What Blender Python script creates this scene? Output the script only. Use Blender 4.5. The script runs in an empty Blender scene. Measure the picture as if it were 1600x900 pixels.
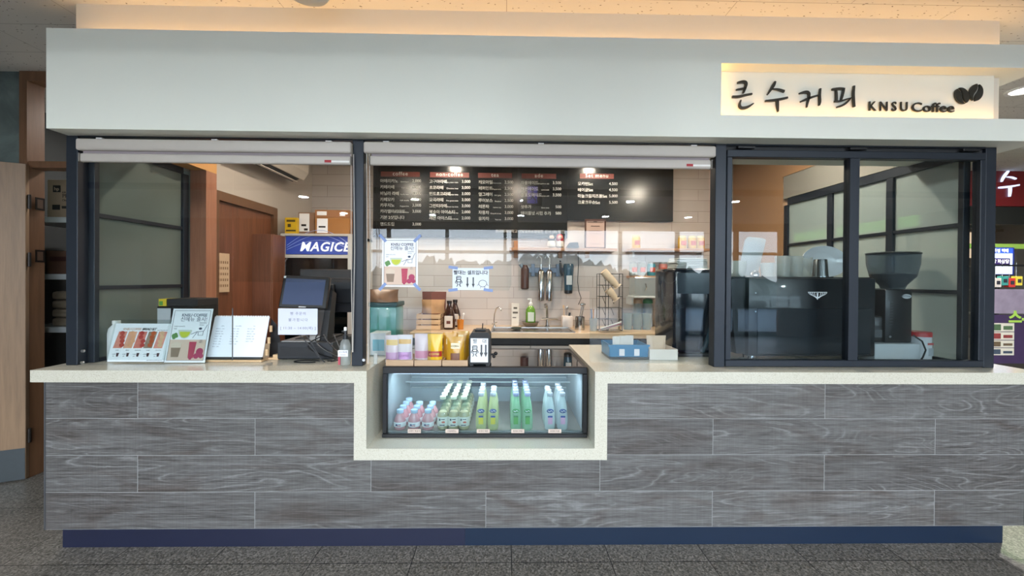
import bpy, bmesh, math, random
from mathutils import Vector, Matrix
random.seed(7)
S = bpy.context.scene
COL = S.collection
PI = math.pi

# ---------------------------------------------------------------- camera (measured from the photograph)
F, CY = 634.4, 438.75
YAW, PITCH, ROLL = 0.0177, 0.0054, -0.0068
EYE = 1.45
_y = Matrix(((math.cos(YAW), -math.sin(YAW), 0), (math.sin(YAW), math.cos(YAW), 0), (0, 0, 1)))
_p = Matrix(((1, 0, 0), (0, math.cos(PITCH), -math.sin(PITCH)), (0, math.sin(PITCH), math.cos(PITCH))))
_r = Matrix(((math.cos(ROLL), 0, -math.sin(ROLL)), (0, 1, 0), (math.sin(ROLL), 0, math.cos(ROLL))))
RT = (_r @ _p @ _y).transposed()
cd = bpy.data.cameras.new('camera')
cam = bpy.data.objects.new('camera', cd)
COL.objects.link(cam)
ax = [RT @ Vector(v) for v in ((1, 0, 0), (0, 0, 1), (0, -1, 0))]
m = Matrix((ax[0], ax[1], ax[2])).transposed().to_4x4()
m.translation = (0, 0, EYE)
cam.matrix_world = m
cd.sensor_width = 36
cd.lens = F * 36 / 1600
cd.shift_y = (CY - 450) / 1600
cd.clip_start = 0.02
S.camera = cam

# ---------------------------------------------------------------- world, exposure
S.view_settings.view_transform = 'Standard'
S.view_settings.look = 'None'
S.view_settings.gamma = 1
S.view_settings.exposure = 0.98
S.view_settings.use_curve_mapping = False
W = bpy.data.worlds.new('daylight')
S.world = W
W.use_nodes = True
wn = W.node_tree.nodes
wl = W.node_tree.links
bg = wn['Background']
bg.inputs['Strength'].default_value = 6.6
tcw = wn.new('ShaderNodeTexCoord')
sx = wn.new('ShaderNodeSeparateXYZ')
rw = wn.new('ShaderNodeValToRGB')
wl.new(tcw.outputs['Generated'], sx.inputs[0])
wl.new(sx.outputs['Z'], rw.inputs[0])
rw.color_ramp.elements[0].position = 0.0
rw.color_ramp.elements[0].color = (0.86, 0.93, 1.0, 1)
rw.color_ramp.elements[1].position = 0.6
rw.color_ramp.elements[1].color = (0.42, 0.63, 0.95, 1)
wl.new(rw.outputs[0], bg.inputs[0])
S.cycles.use_denoising = True
S.cycles.max_bounces = 10
S.cycles.transparent_max_bounces = 24
S.cycles.sample_clamp_indirect = 8
S.cycles.caustics_reflective = False
S.cycles.caustics_refractive = False

def ray(px, py):
    return RT @ Vector(((px - 800) / F, 1, (CY - py) / F))
def at(px, py, Y):
    d = ray(px, py); t = Y / d.y
    return (d.x * t, EYE + d.z * t)
def atz(px, py, Z):
    d = ray(px, py); t = (Z - EYE) / d.z
    return (d.x * t, d.y * t)
def X(px, Y, py=440): return at(px, py, Y)[0]
def Z(py, Y, px=800): return at(px, py, Y)[1]

def arealight(name, loc, sx, sy, power, color, rot=(0, 0, 0)):
    l = bpy.data.lights.new(name, 'AREA'); l.shape = 'RECTANGLE'; l.size = sx; l.size_y = sy
    l.energy = power; l.color = color
    o = bpy.data.objects.new(name, l); o.location = loc; o.rotation_euler = rot
    COL.objects.link(o); return o

# ---------------------------------------------------------------- materials
MC = {}
def rgb(h):
    h = h.lstrip('#'); c = [int(h[i:i + 2], 16) / 255 for i in (0, 2, 4)]
    return tuple((v / 12.92 if v <= .04045 else ((v + .055) / 1.055) ** 2.4) for v in c) + (1,)
def newmat(name):
    m = bpy.data.materials.new(name); m.use_nodes = True
    nt = m.node_tree; return m, nt, nt.nodes['Principled BSDF']
def M(col, rough=.5, metal=0., var=.06, scale=30, emit=0, spec=.5, coat=0):
    """plain surface with a faint procedural mottling"""
    k = (col, rough, metal, var, scale, emit, spec, coat)
    if k in MC: return MC[k]
    m, nt, p = newmat('paint_' + col.lstrip('#'))
    c = rgb(col)
    p.inputs['Roughness'].default_value = rough
    p.inputs['Metallic'].default_value = metal
    p.inputs['Specular IOR Level'].default_value = spec
    p.inputs['Coat Weight'].default_value = coat
    if emit:
        p.inputs['Emission Color'].default_value = c; p.inputs['Emission Strength'].default_value = emit
    if var:
        tc = nt.nodes.new('ShaderNodeTexCoord'); n = nt.nodes.new('ShaderNodeTexNoise')
        n.inputs['Scale'].default_value = scale; n.inputs['Detail'].default_value = 3
        mx = nt.nodes.new('ShaderNodeMix'); mx.data_type = 'RGBA'
        nt.links.new(tc.outputs['Object'], n.inputs['Vector'])
        nt.links.new(n.outputs['Fac'], mx.inputs['Factor'])
        mx.inputs['A'].default_value = tuple(v * (1 - var) for v in c[:3]) + (1,)
        mx.inputs['B'].default_value = tuple(min(1, v * (1 + var)) for v in c[:3]) + (1,)
        nt.links.new(mx.outputs['Result'], p.inputs['Base Color'])
    else:
        p.inputs['Base Color'].default_value = c
    MC[k] = m; return m
def emis(name, col, st):
    m = bpy.data.materials.new(name); m.use_nodes = True; nt = m.node_tree; nt.nodes.clear()
    e = nt.nodes.new('ShaderNodeEmission'); o = nt.nodes.new('ShaderNodeOutputMaterial')
    e.inputs[0].default_value = rgb(col); e.inputs[1].default_value = st
    nt.links.new(e.outputs[0], o.inputs[0]); return m
def two_sided(nt, fr, ior):
    # a thin sheet shows the same reflectance on both faces (no total reflection at the rear face)
    ge = nt.nodes.new('ShaderNodeNewGeometry'); mx = nt.nodes.new('ShaderNodeMix')
    nt.links.new(ge.outputs['Backfacing'], mx.inputs['Factor']); mx.inputs['A'].default_value = ior; mx.inputs['B'].default_value = 1 / ior
    nt.links.new(mx.outputs['Result'], fr.inputs['IOR'])
def glass(name, tint='#f4f8f8', refl=1.0, ior=1.5, rough=0.0):
    m = bpy.data.materials.new(name); m.use_nodes = True; nt = m.node_tree; nt.nodes.clear()
    t = nt.nodes.new('ShaderNodeBsdfTransparent'); g = nt.nodes.new('ShaderNodeBsdfGlossy')
    fr = nt.nodes.new('ShaderNodeFresnel'); mu = nt.nodes.new('ShaderNodeMath'); mu.operation = 'MULTIPLY'; mu.use_clamp = True
    mx = nt.nodes.new('ShaderNodeMixShader'); o = nt.nodes.new('ShaderNodeOutputMaterial')
    t.inputs[0].default_value = rgb(tint); g.inputs['Roughness'].default_value = rough
    two_sided(nt, fr, ior); mu.inputs[1].default_value = refl
    mu.inputs[1].default_value = refl * .7
    nt.links.new(fr.outputs[0], mu.inputs[0]); nt.links.new(mu.outputs[0], mx.inputs[0])
    nt.links.new(t.outputs[0], mx.inputs[1]); nt.links.new(g.outputs[0], mx.inputs[2])
    nt.links.new(mx.outputs[0], o.inputs[0]); return m
def frosted(name, col='#8c9896', clear=.35, tint='#c8d4d4'):
    m = bpy.data.materials.new(name); m.use_nodes = True; nt = m.node_tree; nt.nodes.clear()
    t = nt.nodes.new('ShaderNodeBsdfTransparent'); t.inputs[0].default_value = rgb(tint)
    tr = nt.nodes.new('ShaderNodeBsdfTranslucent'); tr.inputs[0].default_value = rgb(col)
    d = nt.nodes.new('ShaderNodeBsdfDiffuse'); d.inputs[0].default_value = rgb(col)
    g = nt.nodes.new('ShaderNodeBsdfGlossy'); g.inputs['Roughness'].default_value = .12
    a = nt.nodes.new('ShaderNodeMixShader'); b = nt.nodes.new('ShaderNodeMixShader'); c = nt.nodes.new('ShaderNodeMixShader')
    fr = nt.nodes.new('ShaderNodeFresnel'); o = nt.nodes.new('ShaderNodeOutputMaterial'); two_sided(nt, fr, 1.45)
    a.inputs[0].default_value = .5; nt.links.new(tr.outputs[0], a.inputs[1]); nt.links.new(d.outputs[0], a.inputs[2])
    b.inputs[0].default_value = 1 - clear; nt.links.new(t.outputs[0], b.inputs[1]); nt.links.new(a.outputs[0], b.inputs[2])
    nt.links.new(fr.outputs[0], c.inputs[0]); nt.links.new(b.outputs[0], c.inputs[1]); nt.links.new(g.outputs[0], c.inputs[2])
    nt.links.new(c.outputs[0], o.inputs[0]); return m

def node(nt, t, **kw):
    n = nt.nodes.new(t)
    for k, v in kw.items():
        if k in n.inputs: n.inputs[k].default_value = v
        else: setattr(n, k, v)
    return n
def ramp(nt, src, stops):
    r = nt.nodes.new('ShaderNodeValToRGB'); e = r.color_ramp.elements
    while len(e) < len(stops): e.new(.5)
    for i, (pos, c) in enumerate(stops): e[i].position = pos; e[i].color = rgb(c) if isinstance(c, str) else c
    nt.links.new(src, r.inputs[0]); return r.outputs[0]
def mixc(nt, fac, a, b, mode='MIX'):
    x = nt.nodes.new('ShaderNodeMix'); x.data_type = 'RGBA'; x.blend_type = mode
    for s, v in (('Factor', fac), ('A', a), ('B', b)):
        if isinstance(v, (int, float)): x.inputs[s].default_value = v
        elif isinstance(v, str): x.inputs[s].default_value = rgb(v)
        else: nt.links.new(v, x.inputs[s])
    return x.outputs['Result']

def mat_planks():
    m, nt, p = newmat('grey_oak_planks'); L = nt.links
    tc = node(nt, 'ShaderNodeTexCoord'); sp = node(nt, 'ShaderNodeSeparateXYZ'); cb = node(nt, 'ShaderNodeCombineXYZ')
    L.new(tc.outputs['Object'], sp.inputs[0]); L.new(sp.outputs['X'], cb.inputs[0]); L.new(sp.outputs['Z'], cb.inputs[1]); L.new(sp.outputs['Y'], cb.inputs[2])
    mp = node(nt, 'ShaderNodeMapping'); mp.inputs['Location'].default_value = (1.876 + 1.19 * 4 , -.151 + .19 * 4 , 0)
    L.new(cb.outputs[0], mp.inputs[0])
    br = node(nt, 'ShaderNodeTexBrick'); br.offset = .5
    for k, v in (('Scale', 1), ('Mortar Size', .0012), ('Brick Width', 1.19), ('Row Height', .19), ('Bias', 0), ('Mortar Smooth', 0)): br.inputs[k].default_value = v
    br.inputs['Color1'].default_value = (0, 0, 0, 1); br.inputs['Color2'].default_value = (1, 1, 1, 1); br.inputs['Mortar'].default_value = (.5, .5, .5, 1)
    L.new(mp.outputs[0], br.inputs['Vector'])
    off = node(nt, 'ShaderNodeVectorMath', operation='SCALE'); off.inputs['Scale'].default_value = 37
    L.new(br.outputs['Color'], off.inputs[0])
    ad = node(nt, 'ShaderNodeVectorMath', operation='ADD'); L.new(mp.outputs[0], ad.inputs[0]); L.new(off.outputs[0], ad.inputs[1])
    def nz(sc, scale, det, dist, rough=.55):
        mm = node(nt, 'ShaderNodeMapping'); mm.inputs['Scale'].default_value = sc; L.new(ad.outputs[0], mm.inputs[0])
        n = node(nt, 'ShaderNodeTexNoise'); n.inputs['Scale'].default_value = scale; n.inputs['Detail'].default_value = det
        n.inputs['Distortion'].default_value = dist; n.inputs['Roughness'].default_value = rough
        L.new(mm.outputs[0], n.inputs['Vector']); return n.outputs['Fac']
    broad = nz((1.1, 7, 1), 1.2, 3, .8)
    # cathedral rings: bands of a slow warped height field
    hf = nz((.75, 5.0, 1), 1.0, 1.5, .7)
    mu = node(nt, 'ShaderNodeMath', operation='MULTIPLY'); L.new(hf, mu.inputs[0]); mu.inputs[1].default_value = 36
    pp = node(nt, 'ShaderNodeMath', operation='PINGPONG'); L.new(mu.outputs[0], pp.inputs[0]); pp.inputs[1].default_value = 1
    fine = nz((3.0, 105, 1), 1.6, 5, .35, .7)
    fine2 = nz((7, 230, 1), 1.5, 3, .2, .7)
    c1 = ramp(nt, broad, [(.3, '#5d5856'), (.48, '#7f7c7b'), (.7, '#a2a3a3')])
    med = nz((1.3, 34, 1), 1.5, 4, .6, .6)
    c1 = mixc(nt, .5, c1, ramp(nt, med, [(.34, '#302b29'), (.5, '#85827f'), (.66, '#cfd0d0')]))
    wig = nz((9, 30, 1), 1.4, 3, .3)
    w1 = node(nt, 'ShaderNodeMath', operation='MULTIPLY_ADD'); L.new(wig, w1.inputs[0]); w1.inputs[1].default_value = 1.1; L.new(mu.outputs[0], w1.inputs[2])
    L.new(w1.outputs[0], pp.inputs[0])
    ringc = ramp(nt, pp.outputs[0], [(0, '#d9dbdb'), (.2, '#8d8a88'), (.5, '#4b4542'), (1, '#8a8784')])
    mask = ramp(nt, nz((1.0, 6.5, 1), 1.3, 2, .4), [(.44, (.12, .12, .12, 1)), (.6, (.75, .75, .75, 1))])
    c2 = mixc(nt, mask, c1, ringc)
    c3 = mixc(nt, .35, c2, ramp(nt, fine, [(.36, '#2c2725'), (.5, '#848281'), (.64, '#cbcccc')]), 'MIX')
    c4 = mixc(nt, .3, c3, ramp(nt, fine2, [(.36, '#403c39'), (.5, '#868483'), (.66, '#b9baba')]), 'MIX')
    warm = nz((.9, 3.2, 1), 2.2, 3, 1.0)
    c5 = mixc(nt, ramp(nt, warm, [(.5, (0, 0, 0, 1)), (.72, (.6, .6, .6, 1))]), c4, mixc(nt, 1.0, c4, '#b59a8b', 'MULTIPLY'))
    # saw marks across the grain
    saw = nz((110, 1.6, 1), 1, 2, 0)
    c6 = mixc(nt, .13, c5, ramp(nt, saw, [(.42, '#7a7877'), (.62, '#cdced0')]), 'SOFT_LIGHT')
    tone = ramp(nt, br.outputs['Color'], [(0, '#716f71'), (1, '#a0a1a3')])
    c7 = mixc(nt, .8, c6, tone, 'MULTIPLY')
    c8 = mixc(nt, ramp(nt, br.outputs['Fac'], [(0, (0, 0, 0, 1)), (1, (.75, .75, .75, 1))]), c7, '#9c9fa0')
    L.new(c8, p.inputs['Base Color'])
    p.inputs['Roughness'].default_value = .48
    bp = node(nt, 'ShaderNodeBump'); bp.inputs['Strength'].default_value = .25; bp.inputs['Distance'].default_value = .002
    L.new(fine, bp.inputs['Height']); L.new(bp.outputs[0], p.inputs['Normal'])
    return m

def mat_wood(name, a, b, axis='Z', rough=.45, scale=1.0):
    m, nt, p = newmat(name); L = nt.links
    tc = node(nt, 'ShaderNodeTexCoord'); mp = node(nt, 'ShaderNodeMapping')
    s = {'Z': (14, 14, .9), 'X': (.9, 14, 14), 'Y': (14, .9, 14)}[axis]
    mp.inputs['Scale'].default_value = tuple(v * scale for v in s)
    L.new(tc.outputs['Object'], mp.inputs[0])
    n = node(nt, 'ShaderNodeTexNoise'); n.inputs['Scale'].default_value = 2.2; n.inputs['Detail'].default_value = 6; n.inputs['Distortion'].default_value = .5
    n2 = node(nt, 'ShaderNodeTexNoise'); n2.inputs['Scale'].default_value = 9; n2.inputs['Detail'].default_value = 4
    L.new(mp.outputs[0], n.inputs['Vector']); L.new(mp.outputs[0], n2.inputs['Vector'])
    c = ramp(nt, n.outputs['Fac'], [(.3, a), (.7, b)])
    c = mixc(nt, .3, c, ramp(nt, n2.outputs['Fac'], [(.35, a), (.65, b)]))
    L.new(c, p.inputs['Base Color']); p.inputs['Roughness'].default_value = rough
    return m

def mat_granite():
    m, nt, p = newmat('speckled_granite_tiles'); L = nt.links
    tc = node(nt, 'ShaderNodeTexCoord')
    mp = node(nt, 'ShaderNodeMapping'); mp.inputs['Location'].default_value = (-.0441 + .5096 * 30, -2.0653 + .5096 * 30, 0)
    L.new(tc.outputs['Object'], mp.inputs[0])
    br = node(nt, 'ShaderNodeTexBrick'); br.offset = 0
    for k, v in (('Scale', 1), ('Mortar Size', .0022), ('Brick Width', .5096), ('Row Height', .5096), ('Bias', 0), ('Mortar Smooth', 0)): br.inputs[k].default_value = v
    br.inputs['Color1'].default_value = (.75, .75, .75, 1); br.inputs['Color2'].default_value = (1, 1, 1, 1)
    L.new(mp.outputs[0], br.inputs['Vector'])
    n = node(nt, 'ShaderNodeTexNoise'); n.inputs['Scale'].default_value = 95; n.inputs['Detail'].default_value = 4; n.inputs['Roughness'].default_value = .75
    L.new(mp.outputs[0], n.inputs['Vector'])
    v = node(nt, 'ShaderNodeTexVoronoi'); v.inputs['Scale'].default_value = 120; L.new(mp.outputs[0], v.inputs['Vector'])
    c = ramp(nt, n.outputs['Fac'], [(.36, '#242322'), (.5, '#59554f'), (.66, '#9d978f')])
    c = mixc(nt, .35, c, ramp(nt, v.outputs['Color'], [(.1, '#393632'), (.5, '#7d7972'), (.95, '#c4bdb5')]))
    c = mixc(nt, .8, c, br.outputs['Color'], 'MULTIPLY')
    c = mixc(nt, br.outputs['Fac'], c, '#242322')
    L.new(c, p.inputs['Base Color']); p.inputs['Roughness'].default_value = .42
    return m

def mat_ceiling():
    m, nt, p = newmat('fissured_ceiling_tiles'); L = nt.links
    tc = node(nt, 'ShaderNodeTexCoord')
    n0 = node(nt, 'ShaderNodeTexNoise'); n0.inputs['Scale'].default_value = 14; n0.inputs['Detail'].default_value = 2
    L.new(tc.outputs['Object'], n0.inputs['Vector'])
    ad = node(nt, 'ShaderNodeVectorMath', operation='MULTIPLY_ADD'); L.new(n0.outputs['Color'], ad.inputs[0]); ad.inputs[1].default_value = (.05, .05, 0); L.new(tc.outputs['Object'], ad.inputs[2])
    mp = node(nt, 'ShaderNodeMapping'); mp.inputs['Scale'].default_value = (30, 75, 1); mp.inputs['Rotation'].default_value = (0, 0, .25)
    L.new(ad.outputs[0], mp.inputs[0])
    v = node(nt, 'ShaderNodeTexVoronoi'); v.inputs['Scale'].default_value = 1; v.inputs['Randomness'].default_value = 1
    L.new(mp.outputs[0], v.inputs['Vector'])
    br = node(nt, 'ShaderNodeTexBrick'); br.offset = .5
    for k, vv in (('Scale', 1), ('Mortar Size', .0015), ('Brick Width', 1.2), ('Row Height', .3), ('Bias', 0), ('Mortar Smooth', 0)): br.inputs[k].default_value = vv
    L.new(tc.outputs['Object'], br.inputs['Vector'])
    f = ramp(nt, v.outputs['Distance'], [(.13, (1, 1, 1, 1)), (.2, (0, 0, 0, 1))])
    sep = node(nt, 'ShaderNodeSeparateColor'); L.new(v.outputs['Color'], sep.inputs[0])
    gt = node(nt, 'ShaderNodeMath', operation='GREATER_THAN'); gt.inputs[1].default_value = .45; L.new(sep.outputs[0], gt.inputs[0])
    mu = node(nt, 'ShaderNodeMath', operation='MULTIPLY'); L.new(f, mu.inputs[0]); L.new(gt.outputs[0], mu.inputs[1])
    c = mixc(nt, mu.outputs[0], '#cfcdc8', '#5a534c')
    c = mixc(nt, br.outputs['Fac'], c, '#8d8a86')
    L.new(c, p.inputs['Base Color']); p.inputs['Roughness'].default_value = .9
    return m

def mat_quartz():
    m, nt, p = newmat('cream_quartz'); L = nt.links
    tc = node(nt, 'ShaderNodeTexCoord')
    n = node(nt, 'ShaderNodeTexNoise'); n.inputs['Scale'].default_value = 260; n.inputs['Detail'].default_value = 2; L.new(tc.outputs['Object'], n.inputs['Vector'])
    c = ramp(nt, n.outputs['Fac'], [(.28, '#aaa493'), (.42, '#bfbcae'), (.7, '#c9c6ba')])
    L.new(c, p.inputs['Base Color']); p.inputs['Roughness'].default_value = .16
    return m

def mat_concrete():
    m, nt, p = newmat('dark_concrete'); L = nt.links
    tc = node(nt, 'ShaderNodeTexCoord')
    n = node(nt, 'ShaderNodeTexNoise'); n.inputs['Scale'].default_value = 3.5; n.inputs['Detail'].default_value = 8; n.inputs['Distortion'].default_value = .6; L.new(tc.outputs['Object'], n.inputs['Vector'])
    L.new(ramp(nt, n.outputs['Fac'], [(.3, '#3c4543'), (.55, '#5f6a67'), (.75, '#7d8783')]), p.inputs['Base Color']); p.inputs['Roughness'].default_value = .7
    return m

def mat_tiles():
    m, nt, p = newmat('white_wall_tiles'); L = nt.links
    tc = node(nt, 'ShaderNodeTexCoord'); sp = node(nt, 'ShaderNodeSeparateXYZ'); cb = node(nt, 'ShaderNodeCombineXYZ')
    L.new(tc.outputs['Object'], sp.inputs[0]); L.new(sp.outputs['X'], cb.inputs[0]); L.new(sp.outputs['Z'], cb.inputs[1])
    ad = node(nt, 'ShaderNodeVectorMath', operation='ADD'); ad.inputs[1].default_value = (20, 0.02, 0); L.new(cb.outputs[0], ad.inputs[0])
    br = node(nt, 'ShaderNodeTexBrick'); br.offset = .5
    for k, v in (('Scale', 1), ('Mortar Size', .0025), ('Brick Width', .6), ('Row Height', .125), ('Bias', 0), ('Mortar Smooth', .2)): br.inputs[k].default_value = v
    br.inputs['Color1'].default_value = rgb('#bdb5b0'); br.inputs['Color2'].default_value = rgb('#c6beb9'); br.inputs['Mortar'].default_value = rgb('#9a8f88')
    L.new(ad.outputs[0], br.inputs['Vector']); L.new(br.outputs['Color'], p.inputs['Base Color']); p.inputs['Roughness'].default_value = .35
    return m

PLANKS = mat_planks(); GRANITE = mat_granite(); CEIL = mat_ceiling(); QUARTZ = mat_quartz(); CONC = mat_concrete(); TILES = mat_tiles()
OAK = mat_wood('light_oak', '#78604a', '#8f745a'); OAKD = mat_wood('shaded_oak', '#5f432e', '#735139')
WAL = mat_wood('red_brown_wood', '#5f3a28', '#7a4c36'); COLW = mat_wood('column_wood', '#8f5f48', '#a8735a')
PINE = mat_wood('pine_wood', '#c19f78', '#dabb94', 'X'); SHELFW = mat_wood('shelf_wood', '#9c7150', '#b98d68', 'X')
BEIGEW = mat_wood('beige_laminate', '#b79b7c', '#c6ab8c', 'X')
WHITE = M('#e4e6dd', .55, var=.015, scale=2)
NAVY = M('#1f2630', .42, .3, .05, 8, spec=.5)
BLACK = M('#121317', .35, var=.05)
BLACKG = M('#0e1013', .12, var=0)
BLACKM = M('#1b1c1f', .6, var=.08)
GREY = M('#8b8e8f', .5)
CHROME = M('#c9ccd0', .16, 1., var=.02)
STEEL = M('#a8a9aa', .3, 1., var=.05, scale=60)
PAPER = M('#f3f5fb', .7, var=.015)
INK = M('#15161a', .6, var=0)
GLASS = glass('clear_acrylic', '#f6f9f9', .9)
WGLASS = glass('window_glass', '#e3e9ea', .8)
BGLASS = glass('bottle_glass', '#e4efee', .9, 1.45)
FROST = frosted('frosted_film_glass', '#8f9a94', .25)
FROSTR = frosted('ribbed_film_glass', '#bfc4be', .4)
HAZE = lambda n, c='#dfe6e8', k=.55: frosted(n, c, k, '#f2f6f6')

# ---------------------------------------------------------------- mesh building
class MB:
    def __init__(s): s.bm = bmesh.new()
    def _add(s, vs, fs):
        v = [s.bm.verts.new(p) for p in vs]
        out = []
        for f in fs:
            try: out.append(s.bm.faces.new([v[i] for i in f]))
            except ValueError: pass
        return v, out
    def box(s, x0, x1, y0, y1, z0, z1, bev=0, seg=2):
        if x0 > x1: x0, x1 = x1, x0
        if y0 > y1: y0, y1 = y1, y0
        if z0 > z1: z0, z1 = z1, z0
        v, f = s._add([(x, y, z) for x in (x0, x1) for y in (y0, y1) for z in (z0, z1)],
                      [(0, 1, 3, 2), (4, 6, 7, 5), (0, 4, 5, 1), (2, 3, 7, 6), (0, 2, 6, 4), (1, 5, 7, 3)])
        if bev:
            es = list({e for q in f for e in q.edges})
            bmesh.ops.bevel(s.bm, geom=es, offset=min(bev, .49 * min(x1 - x0, y1 - y0, z1 - z0)), segments=seg, affect='EDGES', profile=.5)
        return s
    def prism(s, poly, y0, y1, plane='XZ'):
        n = len(poly)
        def P(a, b, c): return {'XZ': (a, c, b), 'XY': (a, b, c), 'YZ': (c, a, b)}[plane]
        vs = [P(a, b, y0) for a, b in poly] + [P(a, b, y1) for a, b in poly]
        s._add(vs, [tuple(range(n)), tuple(range(2 * n - 1, n - 1, -1))] + [(i, i + n, (i + 1) % n + n, (i + 1) % n) for i in range(n)])
        return s
    def lathe(s, prof, c=(0, 0, 0), seg=20, axis='Z', cap=True):
        vs = []
        for r, h in prof:
            for k in range(seg):
                a = 2 * PI * k / seg; u, w = r * math.cos(a), r * math.sin(a)
                q = {'Z': (u, w, h), 'Y': (u, h, w), 'X': (h, u, w)}[axis]
                vs.append((q[0] + c[0], q[1] + c[1], q[2] + c[2]))
        fs = []
        for i in range(len(prof) - 1):
            for k in range(seg):
                fs.append((i * seg + k, i * seg + (k + 1) % seg, (i + 1) * seg + (k + 1) % seg, (i + 1) * seg + k))
        if cap: fs += [tuple(range(seg - 1, -1, -1)), tuple(range((len(prof) - 1) * seg, len(prof) * seg))]
        s._add(vs, fs); return s
    def cyl(s, p0, p1, r, r2=None, seg=14):
        return s.tube([p0, p1], [r, r if r2 is None else r2], seg)
    def tube(s, pts, r, seg=8):
        pts = [Vector(p) for p in pts]; n = len(pts)
        rs = r if isinstance(r, (list, tuple)) else [r] * n
        vs = []; up = None
        for i, p in enumerate(pts):
            d = (pts[min(i + 1, n - 1)] - pts[max(i - 1, 0)]).normalized()
            if up is None:
                up = Vector((0, 0, 1)) if abs(d.z) < .9 else Vector((1, 0, 0))
            a = d.cross(up)
            if a.length < 1e-5: a = d.orthogonal()
            a.normalize(); b = a.cross(d).normalized(); up = b
            for k in range(seg):
                t = 2 * PI * k / seg; vs.append(p + (a * math.cos(t) + b * math.sin(t)) * rs[i])
        fs = [(i * seg + k, i * seg + (k + 1) % seg, (i + 1) * seg + (k + 1) % seg, (i + 1) * seg + k) for i in range(n - 1) for k in range(seg)]
        fs += [tuple(range(seg - 1, -1, -1)), tuple(range((n - 1) * seg, n * seg))]
        s._add(vs, fs); return s
    def ball(s, c, rx, ry=None, rz=None, u=16, v=10):
        ry = rx if ry is None else ry; rz = rx if rz is None else rz
        bmesh.ops.create_uvsphere(s.bm, u_segments=u, v_segments=v, radius=1, matrix=Matrix.Translation(c) @ Matrix.Diagonal((rx, ry, rz, 1)))
        return s
    def grid(s, fn, nu, nv):
        vs = [fn(i / nu, j / nv) for j in range(nv + 1) for i in range(nu + 1)]
        s._add(vs, [(j * (nu + 1) + i, j * (nu + 1) + i + 1, (j + 1) * (nu + 1) + i + 1, (j + 1) * (nu + 1) + i) for j in range(nv) for i in range(nu)])
        return s
    def bag(s, w, h, t, c=(0, 0, 0), seed=0):
        """sealed stand-up pouch: fat at the foot, flat crimped top"""
        rnd = random.Random(seed); ph = rnd.random() * 6
        def fn(sgn):
            def g(u, v):
                x = (u - .5) * w * (1 - .05 * math.sin(v * PI)); e = max(0, 1 - abs(2 * u - 1) ** 3)
                th = t / 2 * e * max(0, (1 - v ** 2.2)) * (1 + .12 * math.sin(7 * u + 5 * v + ph))
                return (c[0] + x, c[1] + sgn * (th + .0008), c[2] + v * h)
            return g
        s.grid(fn(-1), 12, 12); s.grid(fn(1), 12, 12)
        bmesh.ops.remove_doubles(s.bm, verts=s.bm.verts, dist=.0004)
        return s
    def xf(s, mat): bmesh.ops.transform(s.bm, matrix=mat, verts=s.bm.verts); return s
    def build(s, name, mat, parent=None, smooth=False, loc=None):
        bmesh.ops.recalc_face_normals(s.bm, faces=s.bm.faces)
        me = bpy.data.meshes.new(name); s.bm.to_mesh(me); s.bm.free()
        if smooth:
            for p in me.polygons: p.use_smooth = True
            me.set_sharp_from_angle(angle=.7)
        me.materials.append(mat)
        o = bpy.data.objects.new(name, me); COL.objects.link(o)
        if parent is not None: o.parent = parent
        if loc: o.location = loc
        return o

def tag(o, label=None, cat=None, group=None, kind=None):
    if label: o['label'] = label
    if cat: o['category'] = cat
    if group: o['group'] = group
    if kind: o['kind'] = kind
    return o
def thing(name, label, cat, loc=(0, 0, 0), rz=0, group=None, rx=0):
    o = bpy.data.objects.new(name, None); COL.objects.link(o); o.empty_display_size = .05
    o.location = loc; o.rotation_euler = (rx, 0, rz); return tag(o, label, cat, group)
def struct(mb, name, mat, label=None):
    return tag(mb.build(name, mat), label, None, None, 'structure')
def kids(o): return [c for c in bpy.data.objects if c.parent == o]
def copy_tree(o, parent=None, loc=None, rz=None, label=None):
    c = o.copy(); COL.objects.link(c); c.parent = parent
    if loc is not None: c.location = loc
    if rz is not None: c.rotation_euler.z = rz
    if label: c['label'] = label
    for k in list(o.children): copy_tree(k, c)
    return c

def text_bm(items, depth=.0008):
    """items: (string, x, z, size, align) -> upright lettering facing -Y, as one bmesh"""
    tmp = []
    for it in items:
        s, x, z, size, al = it[:5]
        cu = bpy.data.curves.new('t', 'FONT'); cu.body = s; cu.size = size; cu.align_x = al; cu.align_y = 'CENTER'
        cu.extrude = depth / 2; cu.resolution_u = 3
        if len(it) > 5: cu.space_character = it[5]
        if len(it) > 6: cu.offset = it[6]
        if len(it) > 7: cu.shear = it[7]
        o = bpy.data.objects.new('t', cu); COL.objects.link(o)
        o.matrix_world = Matrix.Translation((x, 0, z)) @ Matrix.Rotation(PI / 2, 4, 'X'); tmp.append(o)
    bpy.context.view_layer.update()
    dg = bpy.context.evaluated_depsgraph_get()
    mb = MB()
    for o in tmp:
        me = bpy.data.meshes.new_from_object(o.evaluated_get(dg)); me.transform(o.matrix_world)
        mb.bm.from_mesh(me); bpy.data.meshes.remove(me)
    for o in tmp:
        cu = o.data; bpy.data.objects.remove(o); bpy.data.curves.remove(cu)
    return mb
def text(items, name, mat, parent, y=0, depth=.0008):
    mb = text_bm(items, depth); mb.xf(Matrix.Translation((0, y, 0)))
    return mb.build(name, mat, parent)
# ================================================================ setting
YF, YC, YP, YK, YFA = 2.2084, 2.09, 2.11, 2.20, 2.1076
ZC, ZS = 0.971, 0.910          # counter top, underside of the slab
CEILZ = 2.90
struct(MB().box(-9, 9, -6.2, 9, -.1, 0), 'floor', GRANITE)
struct(MB().box(-9, 9, -6.2, 9, CEILZ, CEILZ + .1), 'ceiling', CEIL)
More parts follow.
